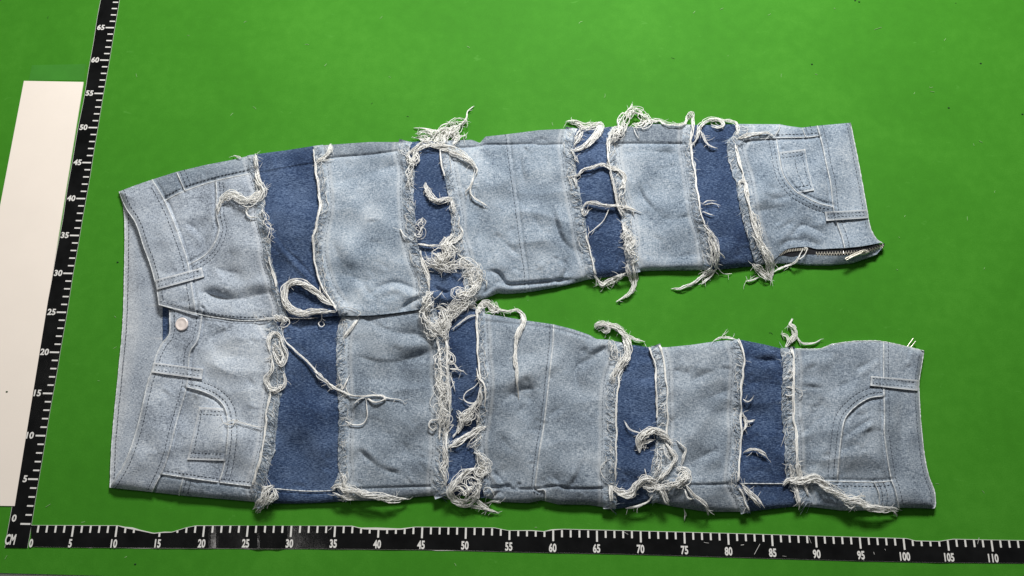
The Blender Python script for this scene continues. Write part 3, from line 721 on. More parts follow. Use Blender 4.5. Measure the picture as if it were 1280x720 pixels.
HB = 0.22 + 0.30 * (1 - np.exp(-D / 7.0)) + 0.03 * n16 + 0.02 * n9           # back waistband, inside face
HC = np.where(mU, HU, np.where(mL, HL, np.where(mO, HB, 0.0))).astype(np.float32)
HCm = HC.copy()                                                             # local maximum: loose threads ride on top
for dx_ in (-2, 0, 2):
    for dy_ in (-2, 0, 2):
        HCm = np.maximum(HCm, np.roll(np.roll(HC, dx_, 1), dy_, 0))


def samp(F, p):
    x = np.clip(p[:, 0], 0, WW - 1.01); y = np.clip(p[:, 1], 0, HH - 1.01)
    i = x.astype(int); j = y.astype(int); a = x - i; b = y - j
    return F[j, i] * (1 - a) * (1 - b) + F[j, i + 1] * a * (1 - b) + F[j + 1, i] * (1 - a) * b + F[j + 1, i + 1] * a * b


# ---- cloth patches
def coons(Lf, Rt, Tp, Bt, step=1.5):
    Lf, Rt, Tp, Bt = [np.asarray(q, float) for q in (Lf, Rt, Tp, Bt)]
    ln = lambda q: np.linalg.norm(np.diff(q, axis=0), axis=1).sum()
    nu = max(3, int(max(ln(Tp), ln(Bt)) / step) + 1); nv = max(3, int(max(ln(Lf), ln(Rt)) / step) + 1)
    L_, R_ = resample(Lf, nv), resample(Rt, nv); T_, B_ = resample(Tp, nu), resample(Bt, nu)
    u = np.linspace(0, 1, nu)[:, None]; v = np.linspace(0, 1, nv)[:, None]
    T_ = T_ + (1 - u) * (L_[0] - T_[0]) + u * (R_[0] - T_[-1])
    B_ = B_ + (1 - u) * (L_[-1] - B_[0]) + u * (R_[-1] - B_[-1])
    U = np.linspace(0, 1, nu)[None, :, None]; Vv = np.linspace(0, 1, nv)[:, None, None]
    G = (1 - U) * L_[:, None] + U * R_[:, None] + (1 - Vv) * T_[None] + Vv * B_[None] \
        - ((1 - U) * (1 - Vv) * L_[0] + U * (1 - Vv) * R_[0] + (1 - U) * Vv * L_[-1] + U * Vv * R_[-1])
    return G                                             # (nv, nu, 2)


def patch(name, G, H, m, parent=jeans, dz=0.0, drop=0.28, floor=(), label=None, lift=None, wear=True):
    """cloth sheet; its rim turns down by `drop` cm, or to the mat on the sides named in floor (l r t b)"""
    nv, nu = G.shape[:2]; P = G.reshape(-1, 2)
    z = samp(H, P) + dz
    if lift is not None: z = z + lift.ravel()
    V = at(P, z); idx = np.arange(nv * nu).reshape(nv, nu)
    F = [np.stack([idx[:-1, :-1], idx[1:, :-1], idx[1:, 1:], idx[:-1, 1:]], -1).reshape(-1, 4)]
    wv_ = samp(WEAR, P) if wear else np.zeros(len(P))
    Vs = [V]; ws = [wv_]; n = len(V)
    for s_, ring in (('t', idx[0]), ('r', idx[:, -1]), ('b', idx[-1][::-1]), ('l', idx[::-1, 0])):
        A = V[ring]; Bm = A.copy(); lo = np.maximum(A[:, 2] - drop * 0.01, 0.0004) if s_ not in floor else np.full(len(A), 0.0004)
        Bm[:, 2] = lo
        Mid = A.copy(); Mid[:, 2] = (A[:, 2] * 2 + lo) / 3
        k = len(A); Vs += [A, Mid, Bm]; ws += [wv_[ring]] * 3
        a = n + np.arange(k - 1)
        for q in (0, k):
            F.append(np.stack([a + q, a + q + 1, a + q + 1 + k, a + q + k], 1))
        n += 3 * k
    me = mesh_np(name, np.vstack(Vs) - ORG, F, True, {'wear': np.concatenate(ws)})
    o = link(name, me, m, parent)
    if label: o['label'] = label
    return o


def cut(poly, a, b):
    """piece of a left-to-right polyline between x = a and x = b"""
    P = resample(poly, step=1.0); i = np.abs(P[:, 0] - a).argmin(); j = np.abs(P[:, 0] - b).argmin()
    return P[min(i, j):max(i, j) + 1]


def split(curve, side):
    """cut a cross seam where it meets the side seam; returns the two pieces"""
    d = np.linalg.norm(curve[:, None] - side[None], axis=2); i = np.unravel_index(d.argmin(), d.shape)[0]
    i = min(max(i, 1), len(curve) - 2)
    return curve[:i + 1], curve[i:]


UT, UB = spline(U_TOP, 1, False), spline(U_BOT[::-1], 1, False)
LT = np.vstack([CEN_S, spline(L_TOP, 1, False)]); LB = spline(L_BOT[::-1], 1, False)
UB2 = np.vstack([CEN_S, UB])
Us = {k: split(v, SIDE_U) for k, v in S.items()}; Ls = {k: split(v, SIDE_L) for k, v in T.items()}
Us[0] = split(WBU_SM, SIDE_U); Ls[0] = split(WBL_SM, SIDE_L)
Us[0] = (Us[0][0], np.vstack([Us[0][1]]))
curU = [WBU_SM] + [S[i] for i in range(1, 10)]; curL = [WBL_SM] + [T[i] for i in range(1, 10)]
dark = {1, 3, 5, 7}
PANEL = {}
ZIP_TOP = spline([(946, 331), (964, 327.5), (974.7, 318.5), (985, 311), (1007.5, 308.5), (1022.5, 311.3), (1046, 310.3), (1056, 310)], 1)
NAMES_U = ['front hip patch with pocket, waist to first frayed seam, upper leg', 'dark indigo patch on the upper thigh', 'pale square patch on the upper thigh', 'narrow dark indigo patch above the crotch', 'pale knee patch with a dart, upper leg', 'dark indigo patch below the upper knee', 'pale shin patch, upper leg', 'dark indigo patch near the zipped hem', 'pale hem patch with small pocket above the zip']
NAMES_L = ['front hip patch with coin pocket, lower leg', 'dark indigo patch on the lower thigh', 'pale square patch on the lower thigh', 'narrow dark indigo patch below the crotch', 'pale knee patch with a dart, lower leg', 'dark indigo patch below the lower knee', 'pale shin patch, lower leg', 'dark indigo patch near the lower hem', 'pale hem patch with curved pocket, lower leg']
for i in range(9):
    m = M_DARK if i in dark else (M_GREY if i in (0,) else M_LIGHT); m2 = M_LIGHT2 if m is M_LIGHT else m
    ms = M_STRIP if i not in dark and 0 < i < 7 else (M_LIGHT2 if i == 0 else m)
    z_ = 0.0 if i in dark else 0.07
    a, b = Us[i], Us[i + 1]
    # upper leg: side strip (outline to side seam) and front
    PANEL['us', i] = patch('side_strip', coons(a[0], b[0], cut(UT, a[0][0, 0], b[0][0, 0]), cut(SIDE_U, a[0][-1, 0], b[0][-1, 0])), HU, ms, dz=z_ - 0.03, floor=('t',))
    bt = cut(UB2, a[1][-1, 0], b[1][-1, 0]) if i < 8 else ZIP_TOP
    fl = ('b',) if i in (4, 5, 6, 7) else ()
    PANEL['uf', i] = patch('denim_patch', coons(a[1], b[1], cut(SIDE_U, a[1][0, 0], b[1][0, 0]), bt), HU, m, dz=z_, floor=fl, label=NAMES_U[i])
    a, b = Ls[i], Ls[i + 1]
    PANEL['ls', i] = patch('side_strip', coons(a[1], b[1], cut(SIDE_L, a[1][0, 0], b[1][0, 0]), cut(LB, a[1][-1, 0], b[1][-1, 0])), HL, ms, dz=z_ - 0.03, floor=('b',))
    tp = cut(LT, a[0][0, 0], b[0][0, 0])
    if i < 4: tp = tp - np.array([0, 11.0])
    fl = ('t',) if i >= 4 else ()
    PANEL['lf', i] = patch('denim_patch', coons(a[0], b[0], tp, cut(SIDE_L, a[0][-1, 0], b[0][-1, 0])), HL, m2, dz=z_, floor=fl, label=NAMES_L[i])

# waistbands and hems
tp = cut(UT, 148.8, 190)
wu = patch('waistband', coons(WBU_IN, np.vstack([WBU_SM, [(247, 395)]]), tp, spline([(198.7, 381), (220, 387.5), (247, 395)], 1)), HU, M_GREY, dz=0.12, drop=0.5, floor=('t',), label='buttonhole half of the waistband, upper side')
wl = patch('waistband', coons(WBL_IN, WBL_SM, [(212, 386), (252, 385)], cut(LB, 137.5, 190)), HL, M_GREY, dz=0.12, drop=0.5, floor=('b',), label='button half of the waistband, lower side')
inner = np.vstack([WBU_IN + [4, 0], [(205, 392), (205, 420)], WBL_IN[20:] + [3, 0]])
inner[-1] = (138.5, 609.8); inner[0] = (149.8, 240)
bk = patch('waistband', coons(spline(BACK[::-1], 1), inner, [(148.8, 239.5), (149.8, 240)], [(137.5, 609.5), (138.5, 609.8)]), HB, M_GREY, dz=0.0, floor=('l',), label='back waistband showing its inside face')
patch('fly_facing', coons(spline([(203, 376), (203.5, 426)], 1), spline([(216, 378), (214, 426)], 1), [(203, 376), (216, 378)], [(203.5, 426), (214, 426)]), HB, M_DARK, dz=0.13, label='dark slip of lining behind the button')
hu = patch('hem_band', coons(S[9], spline(U_END[:-1] + [(1102, 303)], 1), cut(UT, 1021.6, 1063), spline([(1056, 310), (1075, 308), (1090, 305.5), (1102, 303)], 1)), HU, M_LIGHT, dz=0.10, floor=('t', 'r'), label='hem band ending at the zip')
hl = patch('hem_band', coons(T[9], spline(L_END, 1), cut(LT, 1104.5, 1155), cut(LB, 1124, 1167.3)), HL, M_LIGHT2, dz=0.10, floor=('t', 'r', 'b'), label='hem band of the lower leg')

# zip: facing below it, tape, teeth, slider with its pull
Z_LIP = spline([(966, 328), (975.6, 320.2), (990, 321.4), (1004, 318.6), (1018, 318.6), (1040, 319.6), (1056, 319.4), (1080, 317.0), (1103, 308.8)], 1)
fz = patch('zip_facing', coons(spline([(966, 328), (966, 329)], 1), spline([(1103, 308.5), (1103, 309.5)], 1), Z_LIP, cut(UB, 966, 1103)), HU, M_LIGHT, dz=0.02, floor=('b',), label='lower denim lip beside the zip')
zp = bpy.data.objects.new('zipper', None); C.objects.link(zp); zp.parent = jeans; zp['label'] = 'open metal zip at the upper hem'
ztop = np.vstack([ZIP_TOP[ZIP_TOP[:, 0] > 970], spline([(1058, 309.6), (1075, 308), (1090, 305.5), (1102, 303)], 1)])
G = coons(spline([(969, 323), (970, 325)], 1), spline([(1106, 304), (1105, 309)], 1), ztop - [0, 3], Z_LIP[Z_LIP[:, 0] > 970] + [0, 3])
ZH = np.full((HH, WW), 0.0, np.float32)
patch('zip_tape', G, HU * 0.93, M_TAPE, zp, dz=-0.02, drop=0.1)
tb = Tubes()
rows = [spline([(974.5, 318.8), (980, 315.6), (986, 313.4), (998, 312), (1009.5, 311.4)], 2.1), spline([(1020.6, 317.2), (1040, 317), (1060, 316), (1079, 314.6), (1092, 311.8), (1104, 307.6)], 1.7)]
for ri, row in enumerate(rows):
    nrm = offset(row, 1.0) - row
    for k, (p, nn) in enumerate(zip(row, nrm)):
        off = (0.9 if k % 2 else -0.9) if ri == 1 else 0
        q = np.array([p + nn * (off - 1.5), p + nn * (off + 1.5)])
        z = samp(HU, q) * 0.93 + 0.10
        tb.add(at(q, z), 0.00085, 4, 0, 0.8)
o = link('zip_teeth', tb.mesh('zip_teeth'), M_BRASS, zp); o['kind'] = 'stuff'
tb = Tubes()
q = resample([(1074, 317.2), (1078, 316.4), (1083, 315.2), (1086, 314.6)], 8); tb.add(at(q, samp(HU, q) * 0.93 + 0.2), [0.0012, 0.0021, 0.0026, 0.0027, 0.0027, 0.0026, 0.0021, 0.0012], 6, 0, 0.55)
q = resample([(1077, 314), (1082, 313.2)], 4); tb.add(at(q, samp(HU, q) * 0.93 + 0.42), 0.0007, 5)
link('zip_slider', tb.mesh('zip_slider'), M_BRASS, zp)
tb = Tubes()
loop = np.array([(1083, 313.2), (1079.5, 315.3), (1066, 321.0), (1058, 325.2), (1056.6, 323.2), (1064, 319.2), (1078, 313.0), (1082, 312.4), (1083, 313.2)])
tb.add(at(resample(loop, step=1.2), 1.45), 0.0008, 5); q = resample([(1077, 315.2), (1061, 322.6)], 10); tb.add(at(q, 1.40), 0.0013, 5, 0, 0.4)
link('zip_pull', tb.mesh('zip_pull'), M_BRASS, zp)
tb = Tubes()
for a, b in (((1134, 433.5), (1141.5, 422.8)), ((1138.5, 434), (1144.5, 426.5))):
    tb.add(at(resample([a, b], 4), [0.55, 0.55, 0.5, 0.45]), 0.0007, 5)
link('zip_end', tb.mesh('zip_end'), M_BRASS, jeans)['label'] = 'two brass zip ends behind the lower hem'


# ---- belt loops
def band(name, quad, H, m, h=0.16, parent=jeans, label=None, sag=0.06):
    a, b, c, d = [np.array(q, float) for q in quad]       # corners: left-top, right-top, right-bottom, left-bottom
    G = coons(spline([a, d], 1), spline([b, c], 1), spline([a, b], 1), spline([d, c], 1), 1.3)
    nv, nu = G.shape[:2]; v = np.linspace(-1, 1, nv)[:, None]; u = np.linspace(-1, 1, nu)[None]
    lf = h * np.ones((nv, nu)) + 0.035 * np.exp(-((np.abs(v) - 0.82) / 0.2) ** 2) - 0.03 * np.exp(-(v / 0.4) ** 2) + sag * (1 - u ** 2)
    o = patch(name, G, H, m, parent, 0.0, h + 0.05, (), label, lf, False)
    w = np.clip(0.9 * np.exp(-((1 - np.abs(v)) / 0.22) ** 2) + 0.5 * np.exp(-((1 - np.abs(u)) / 0.08) ** 2), 0, 1) * np.ones((nv, nu))
    at_ = o.data.attributes['wear']; buf = np.zeros(len(o.data.vertices), np.float32); buf[:nv * nu] = w.ravel(); at_.data.foreach_set('value', buf)
    return o, G, lf


def dashes(P, H, parent, dz, m=None, dash=3.0, gap=1.7, r=0.00037, name='stitching'):
    P = resample(P, step=0.5); n = len(P); per = dash + gap; tb = Tubes(); k = 0.0
    L = n * 0.5
    while k + dash < L:
        i = int(k / 0.5); j = int((k + dash) / 0.5) + 1
        q = P[i:j:2] if j - i > 4 else P[i:j]
        e = np.linspace(0, 1, len(q)); hump = np.sin(e * math.pi)
        tb.add(at(q + rng.normal(0, 0.12, 2), samp(H, q) + dz + 0.02 * hump), r * (0.7 + 0.5 * hump), 4)
        k += per * rng.uniform(0.92, 1.08)
    if not tb.V: return
    o = link(name, tb.mesh(name), m or M_STITCH, parent); o['kind'] = 'stuff'
    return o


LOOPS = [([(194, 350), (252.5, 334.5), (255, 346), (196, 362)], HU, 'belt loop above the button'), ([(192.5, 453), (254, 461), (252, 474), (189.5, 465.5)], HL, 'belt loop below the button'),
         ([(1031, 264.7), (1084, 262), (1085.5, 272.5), (1033, 276)], HU, 'loop tab on the zipped hem'), ([(1088.6, 470), (1148.5, 475), (1147, 488.5), (1088, 482)], HL, 'loop tab on the lower hem')]
for q, H, lb in LOOPS:
    o, G, lf = band('belt_loop', q, H, M_GREY if q[0][0] < 300 else M_LIGHT2, 0.33, label=lb)
    nv, nu = G.shape[:2]
    for f in (0.27, 0.73):
        row = G[int(f * (nv - 1)), 2:-2]
        dashes(row, H, o, 0.33 + 0.055, None, 2.6, 1.8, 0.0003)

# ---- coin pockets
CP = [([(249, 508.5), (281, 510.5), (281.5, 576), (234, 574.5)], HL, PANEL['lf', 0], M_GREY), ([(973.8, 190), (1006.6, 186), (1017.8, 237.8), (999, 241)], HU, PANEL['uf', 8], M_LIGHT)]
for q, H, par, m in CP:
    a, b, c, d = [np.array(v, float) for v in q]
    if H is HU:
        G = coons(spline([a, (979, 214), (987, 229), d], 1), spline([b, (1011, 212.5), c], 1), spline([a, b], 1), spline([d, c], 1), 1.5)
    else:
        G = coons(spline([a, d], 1), spline([b, (283.5, 530), (283, 555), c], 1), spline([a, b], 1), spline([d, c], 1), 1.5)
    nv, nu = G.shape[:2]; v = np.linspace(0, 1, nv)[:, None]; u = np.linspace(0, 1, nu)[None]
    lf = 0.21 + 0.05 * np.exp(-(v / 0.06) ** 2) + 0.05 * np.exp(-((1 - v) / 0.06) ** 2) - 0.06 * np.exp(-((v - 0.13) / 0.025) ** 2) - 0.05 * np.exp(-((v - 0.86) / 0.02) ** 2) + 0 * u
    o = patch('coin_pocket', G, H, m, par, 0.0, 0.2, (), 'small inset coin pocket', lf)
    w = np.clip(0.7 * np.exp(-(v / 0.04) ** 2) + 0.7 * np.exp(-((1 - v) / 0.035) ** 2) + 0.5 * np.exp(-((1 - u if H is HU else u) / 0.05) ** 2), 0, 1)
    buf = np.zeros(len(o.data.vertices), np.float32); buf[:nv * nu] = (w * np.ones((nv, nu))).ravel()
    o.data.attributes['wear'].data.foreach_set('value', buf)
    for f in (0.07, 0.15, 0.87, 0.96):
        dashes(G[int(f * (nv - 1)), 2:-2], H, par, 0.21 + 0.02, None, 2.8, 1.6, 0.00034)
    cc = G[3:-3, -4 if H is HU else 4]; dashes(cc, H, par, 0.23)
    if H is HU: dashes(G[8:-5, -11], H, par, 0.23)

# ---- button
bp_ = at([(227.2, 405.2)], samp(HL, np.array([(227.2, 405.2)])) + 0.30)[0]
prof = [(0.0, -0.0035), (0.0055, -0.0035), (0.0064, -0.0024), (0.0079, -0.0010), (0.0081, 0.0002), (0.0077, 0.0010), (0.0066, 0.0012), (0.0060, 0.0009), (0.0030, 0.0011), (0.0001, 0.0012)]
k = 28; a = np.arange(k) * 2 * math.pi / k
V = np.array([(r * math.cos(t), r * math.sin(t), z) for r, z in prof for t in a])
F = np.array([(i * k + j, i * k + (j + 1) % k, (i + 1) * k + (j + 1) % k, (i + 1) * k + j) for i in range(len(prof) - 1) for j in range(k)])
bt = link('button', mesh_np('button', V, [F]), M_BUTTON, jeans); bt.location = bp_ - ORG; bt.rotation_euler = (0.12, -0.1, 0)
bt['label'] = 'round pale copper jeans button'

# ---- stitching that runs with the seams
ST = [(offset(WBU_SM, 6)[4:], HU, wu, 0.14), (offset(WBU_IN, -6), HU, wu, 0.14), (offset(WBL_SM, 6), HL, wl, 0.14), (offset(WBL_IN, -6), HL, wl, 0.14),
      (offset(spline(BACK[::-1]), -5)[3:-3], HB, bk, 0.02), (offset(S[9], -6), HU, hu, 0.12), (offset(spline(U_END[:5]), 5), HU, hu, 0.12), (offset(T[9], -6), HL, hl, 0.12), (offset(spline(L_END), 5)[3:-4], HL, hl, 0.12),
      (offset(seamU(208, 318), -5), HU, PANEL['us', 0], 0.06), (offset(seamL(203, 325), -4.5), HL, PANEL['lf', 0], 0.08), (offset(seamU(925, 1024), -4), HU, PANEL['us', 8], 0.06), (offset(seamL(990, 1116), 5), HL, PANEL['ls', 8], 0.06),
      (offset(PKU, -4.5), HU, PANEL['uf', 0], 0.085), (offset(PKU, -9), HU, PANEL['uf', 0], 0.085), (offset(PKL, -4.5), HL, PANEL['lf', 0], 0.085), (offset(PKL, -11), HL, PANEL['lf', 0], 0.085),
      (offset(PCU, 4), HU, PANEL['uf', 8], 0.085), (offset(PCU, 9), HU, PANEL['uf', 8], 0.085), (offset(PCL, 5), HL, PANEL['lf', 8], 0.085), (offset(PCL, 12), HL, PANEL['lf', 8], 0.085),
      (offset(DU, 2.5), HU, PANEL['uf', 4], 0.075), (offset(DL[:-8], 4.5), HL, PANEL['lf', 4], 0.075),
      (offset(CEN_S[CEN_S[:, 0] < 340], -4.5), HU, PANEL['uf', 0], 0.08)]
for P, H, par, dz in ST: dashes(P, H, par, dz + 0.005)
mUx = mU.astype(np.float32)
for P, wh in FOLDS:
    Q = resample(P, step=1.6); n_ = len(Q)
    mid = Q[n_ // 2]; H = HU if (samp(mUx, mid[None])[0] > 0.5) else HL
    if wh == 'e':
        if np.abs(P - WBU_IN[len(WBU_IN) // 2]).sum(1).min() < 4: H = HU
        if np.abs(P - WBL_IN[len(WBL_IN) // 2]).sum(1).min() < 4: H = HL
        if mid[0] < 157: H = HB
        if np.abs(P - CEN_S[20]).sum(1).min() < 4: H = HU
    lift_ = 0.06 if (H is HB) else (0.12 if wh == 'e' else 0.09)
    tb = Tubes(); tb.add(at(Q, samp(H, Q) + lift_), 0.00058 * np.clip(0.85 + 0.35 * np.random.default_rng(n_).normal(size=n_), 0.45, 1.4), 5, 0, 0.7)
    link('seam_fold', tb.mesh('seam_fold'), M_FOLD, jeans)
for P, par, H in ((TABS[0], PANEL['us', 0], HU), (TABS[1], PANEL['ls', 0], HL), (TABS[2], PANEL['ls', 8], HL), (TABS[3], PANEL['us', 8], HU)):
    for o_ in (-4, -10): dashes(offset(spline(P), o_), H, par, 0.07)
par_of = {}
for key, P, s_, w in RAW:
    n_ = int(key[1]); i = n_ - 1 if s_ > 0 else n_
    par_of[key] = PANEL[('uf' if key[0] == 'S' else 'lf'), i]
    dashes(PUCK[key][6:-6], HU if key[0] == 'S' else HL, par_of[key], 0.075, None, 2.4, 2.0, 0.0003)

# ---- frayed raw edges: ragged strip of pale weave, short fibres, long white warp cords
fr = np.random.default_rng(5)


def smooth1(x, n):
    k = np.ones(n) / n; return np.convolve(np.pad(x, (n // 2, n - 1 - n // 2), mode='edge'), k, 'valid')


def strand3(P, z, r, tb, m=0, k=4, taper=True):
    n = len(P); R_ = np.full(n, r)
    if taper and n > 4: R_ *= np.clip(np.minimum(np.arange(n) + 1.0, n - np.arange(n)) / 3.0, 0.45, 1)
    tb.add(at(P, z), R_, k, m)


def frayed(key, P, s_, w, H, par):
    P = np.asarray(P, float); n = len(P)
    # strip of weave standing off the seam, its far edge ragged
    jag = smooth1(fr.normal(size=n), 3) * 1.5 + smooth1(fr.normal(size=n), 9) * 2.0
    cols = []; lifts = []; wears = []
    ks = 9
    for j in range(ks):
        f = j / (ks - 1)
        base_off = s_ * (w * (1 - f))                     # from the stitched line out to the dark patch
        o_ = base_off - s_ * jag * f ** 2 * 0.9
        cols.append(offset(P, o_))
        lifts.append(0.09 + 0.16 * math.sin(min(1, f * 1.15) * math.pi * 0.8) + 0.05 * smooth1(fr.normal(size=n), 2) * (0.3 + f))
        wears.append(np.clip(0.02 + 0.25 * f + 0.30 * fr.normal(size=n), 0, 1))
    G = np.stack(cols, 1); lf = np.stack(lifts, 1)
    if G.shape[1] > 1 and s_ < 0: G = G[:, ::-1]; lf = lf[:, ::-1]; wears = wears[::-1]
    o = patch('frayed_edge', G, H, M_LIGHT, jeans, 0.0, 0.2, (), None, lf, False)
    buf = np.zeros(len(o.data.vertices), np.float32); nn = G.shape[0] * G.shape[1]
    buf[:nn] = np.stack(wears, 1).ravel(); o.data.attributes['wear'].data.foreach_set('value', buf)
    # fibres across the strip
    tb = Tubes()
    ln = n * 2.0
    for _ in range(int(ln * 1.75)):
        i = fr.integers(1, n - 1); t_ = P[min(i + 1, n - 1)] - P[i - 1]; t_ = t_ / (np.linalg.norm(t_) + 1e-9)
        nn_ = np.array([-t_[1], t_[0]]) * s_               # towards the light patch
        a0 = fr.uniform(0.15, 1.0) * w; a1 = a0 - fr.uniform(0.35, 0.8) * w
        a1 = max(a1, -0.5) if fr.random() > 0.05 else a1 - fr.uniform(0, 2.5)
        sk = fr.normal(0, 0.30 * w) + 0.25 * w
        q0 = P[i] + nn_ * a0; q1 = P[i] + nn_ * a1 + t_ * sk
        mid = (q0 + q1) / 2 + t_ * fr.normal(0, 1.6) + nn_ * fr.normal(0, 1.0)
        t = np.linspace(0, 1, 6)[:, None]
        q = (1 - t) ** 2 * q0 + 2 * t * (1 - t) * mid + t ** 2 * q1
        z = samp(HCm, q) + 0.20 + 0.14 * np.sin(np.linspace(0.3, 3.0, 6)) * fr.uniform(0.3, 1.2)
        u = fr.random()
        strand3(q, z, fr.uniform(0.00020, 0.00036), tb, 0 if u < 0.13 else (1 if u < 0.64 else 2), 3)
    # hairs lying along the edge
    for _ in range(int(ln * 0.16)):
        i = fr.integers(0, max(1, n - 12)); L_ = fr.integers(5, 12); seg = P[i:i + L_]
        if len(seg) < 4: continue
        q = offset(seg, s_ * (fr.uniform(-0.1, 0.9) * w + smooth1(fr.normal(size=len(seg)), 3) * 1.6))
        strand3(q, samp(HCm, q) + 0.26 + 0.1 * fr.random(), fr.uniform(0.00022, 0.0004), tb, 0 if fr.random() < 0.5 else 1, 3)
    f = link('fringe', tb.mesh('fringe'), [M_THREAD, M_FIBRE, M_FIBREB], o); f['kind'] = 'stuff'
    return o


EDGE = {}
for key, P, s_, w in RAW:
    EDGE[key] = frayed(key, P, s_, w, HU if key[0] == 'S' else HL, par_of[key])


def bundle(pts, n=4, sp=1.5, r=0.5, curl=0.0, h=0.28, trim=0.15, taper=True, name='loose_thread', parent=jeans, arch=0.0, fuzz=0, tb=None):
    """several cotton strands that follow one traced path; sp spread in drafting px, curl loops in px"""
    own = tb is None; tb = tb or Tubes()
    Pc = spline(pts, 1.3); N_ = len(Pc)
    Tn = np.gradient(Pc, axis=0); Tn /= np.linalg.norm(Tn, axis=1)[:, None] + 1e-9; Nn = np.stack([-Tn[:, 1], Tn[:, 0]], 1)
    z0 = samp(HCm, Pc); z0 = np.maximum(z0, smooth1(z0, min(9, N_)))
    s = np.arange(N_) * 1.3
    if curl >= 1: r *= 1.15; n = max(3, int(n * 0.55)); sp *= 1.2; curl = curl * 1.35 if curl < 2 else curl * 0.85
    for k in range(n):
        i0 = int(fr.uniform(0, trim) * N_ * (k > 0)); i1 = N_ - int(fr.uniform(0, trim * 1.4) * N_ * (k > 0))
        if i1 - i0 < 4: continue
        ph = fr.uniform(0, 6.28); fq = fr.uniform(0.035, 0.09); rad = sp * math.sqrt(fr.uniform(0.02, 1))
        wk = smooth1(smooth1(fr.normal(size=N_), 15), 9); wk = np.clip(wk / (wk.std() + 1e-6), -1.5, 1.5) * min(1.0, N_ / 30)
        lat = rad * np.cos(ph + fq * s) + wk * 0.42 * sp * (0.3 + fr.random()) + smooth1(fr.normal(size=N_), 7) * 0.8 * min(1, sp)
        ver = 0.09 * rad * (1 + np.sin(ph + fq * s))
        al = np.zeros(N_)
        if curl:
            c1, c2 = fr.uniform(0.22, 0.55, 2); e = 0.85 + smooth1(fr.normal(size=N_), 13) * 1.6
            nz = smooth1(fr.normal(size=N_), 11) * 2.6
            pa = np.cumsum(c1 * (1 + nz)) * 1.3 + ph
            lat = lat + 1.25 * curl * np.sin(pa) * e; al = 1.35 * curl * np.cos(pa * fr.uniform(0.8, 1.2) + fr.uniform(-1, 1)) * e
            ver = ver + 0.05 * curl * (1 + np.sin(c2 * s + 2 * ph))
        env_ = np.ones(N_)
        if taper:
            q_ = np.minimum(s, s[-1] - s) / (0.25 * s[-1] + 1e-6); env_ = np.clip(0.35 + 0.65 * q_, 0, 1)
        Q = Pc + Nn * (lat * env_)[:, None] + Tn * (al * env_)[:, None]
        z = np.maximum(z0, samp(HCm, Q) - 0.02) + h * (0.55 + 0.45 * np.clip(q_ if taper else 1, 0, 1)) + ver * env_ + arch * np.sin(math.pi * s / s[-1])
        strand3(Q[i0:i1], z[i0:i1], r * PX * fr.uniform(0.45, 1.15), tb)
    for _ in range(int(fuzz * 1.8) + 1):                                   # hairs leaving the bundle
        i = fr.integers(1, N_ - 1); L_ = fr.uniform(4, 11); a = fr.normal(0, 0.9) + (0 if fr.random() < 0.5 else 3.1)
        d = Tn[i] * math.cos(a) + Nn[i] * math.sin(a); b = np.array([-d[1], d[0]]) * fr.normal(0, 0.35)
        t = np.linspace(0, 1, 6)[:, None]; q = Pc[i] + d * L_ * t + b * L_ * t ** 2
        strand3(q, np.maximum(samp(HCm, q), z0[i] - 0.1) + h + 0.1 * fr.random(), 0.26 * PX, tb)
    if own:
        return link(name, tb.mesh(name), M_THREAD, parent)


def cord(P, a=0, b=1, off=0.0, n=3, sp=0.8, r=0.62, h=0.34):
    r *= 1.25; sp *= 0.85; n += 1
    q = offset(P, off); i, j = int(a * (len(q) - 1)), int(b * (len(q) - 1)) + 1
    q = q[i:j:5] if j - i > 12 else q[i:j:2]
    q = q + fr.normal(0, 0.5, q.shape)
    bundle(q, n, sp, r, 0, h, 0.03, False, 'seam_cord', jeans, fuzz=max(1, len(q) // 9))


# warp cords that follow the raw seams (right-hand offset = picture left)
cord(S[1], 0.62, 0.83, 2.0, 3, 1.2); cord(S[2], 0.02, 0.98, 0.5, 5, 1.2, 0.6); cord(S[3], 0.66, 0.86, 0.0, 4, 1.5); cord(S[4], 0.02, 0.25, 0.5, 3, 0.8, 0.5)
cord(S[5], 0.72, 1.0, 1.0, 4, 1.0); cord(S[6], 0.08, 0.62, -1.0, 5, 1.4, 0.62); cord(S[7], 0.05, 0.72, 0.5, 4, 1.0, 0.62); cord(S[8], 0.16, 0.98, -11, 4, 1.6, 0.6)
cord(T[1], 0.40, 0.92, 14, 5, 1.3, 0.6); cord(T[3], 0.17, 0.72, 12, 4, 1.0, 0.6); cord(T[3], 0.17, 0.80, 2.0, 5, 1.6, 0.6); cord(T[4], 0.0, 0.42, 1.0, 4, 0.9, 0.62)
cord(T[5], 0.18, 0.86, 0.5, 3, 0.7, 0.6); cord(T[6], 0.0, 0.5, 0.5, 4, 0.9, 0.6); cord(T[6], 0.0, 0.62, -12, 4, 0.9, 0.62); cord(T[7], 0.0, 0.86, -0.5, 4, 0.9, 0.66); cord(T[8], 0.0, 0.86, -14, 4, 1.1, 0.62)
cord(T[6], 0.86, 1.0, -14, 3, 2.0); cord(T[7], 0.86, 1.0, 1, 3, 0.8); cord(T[8], 0.88, 1.0, -3, 4, 1.4); cord(T[5], 0.86, 0.98, 6, 4, 2.5)

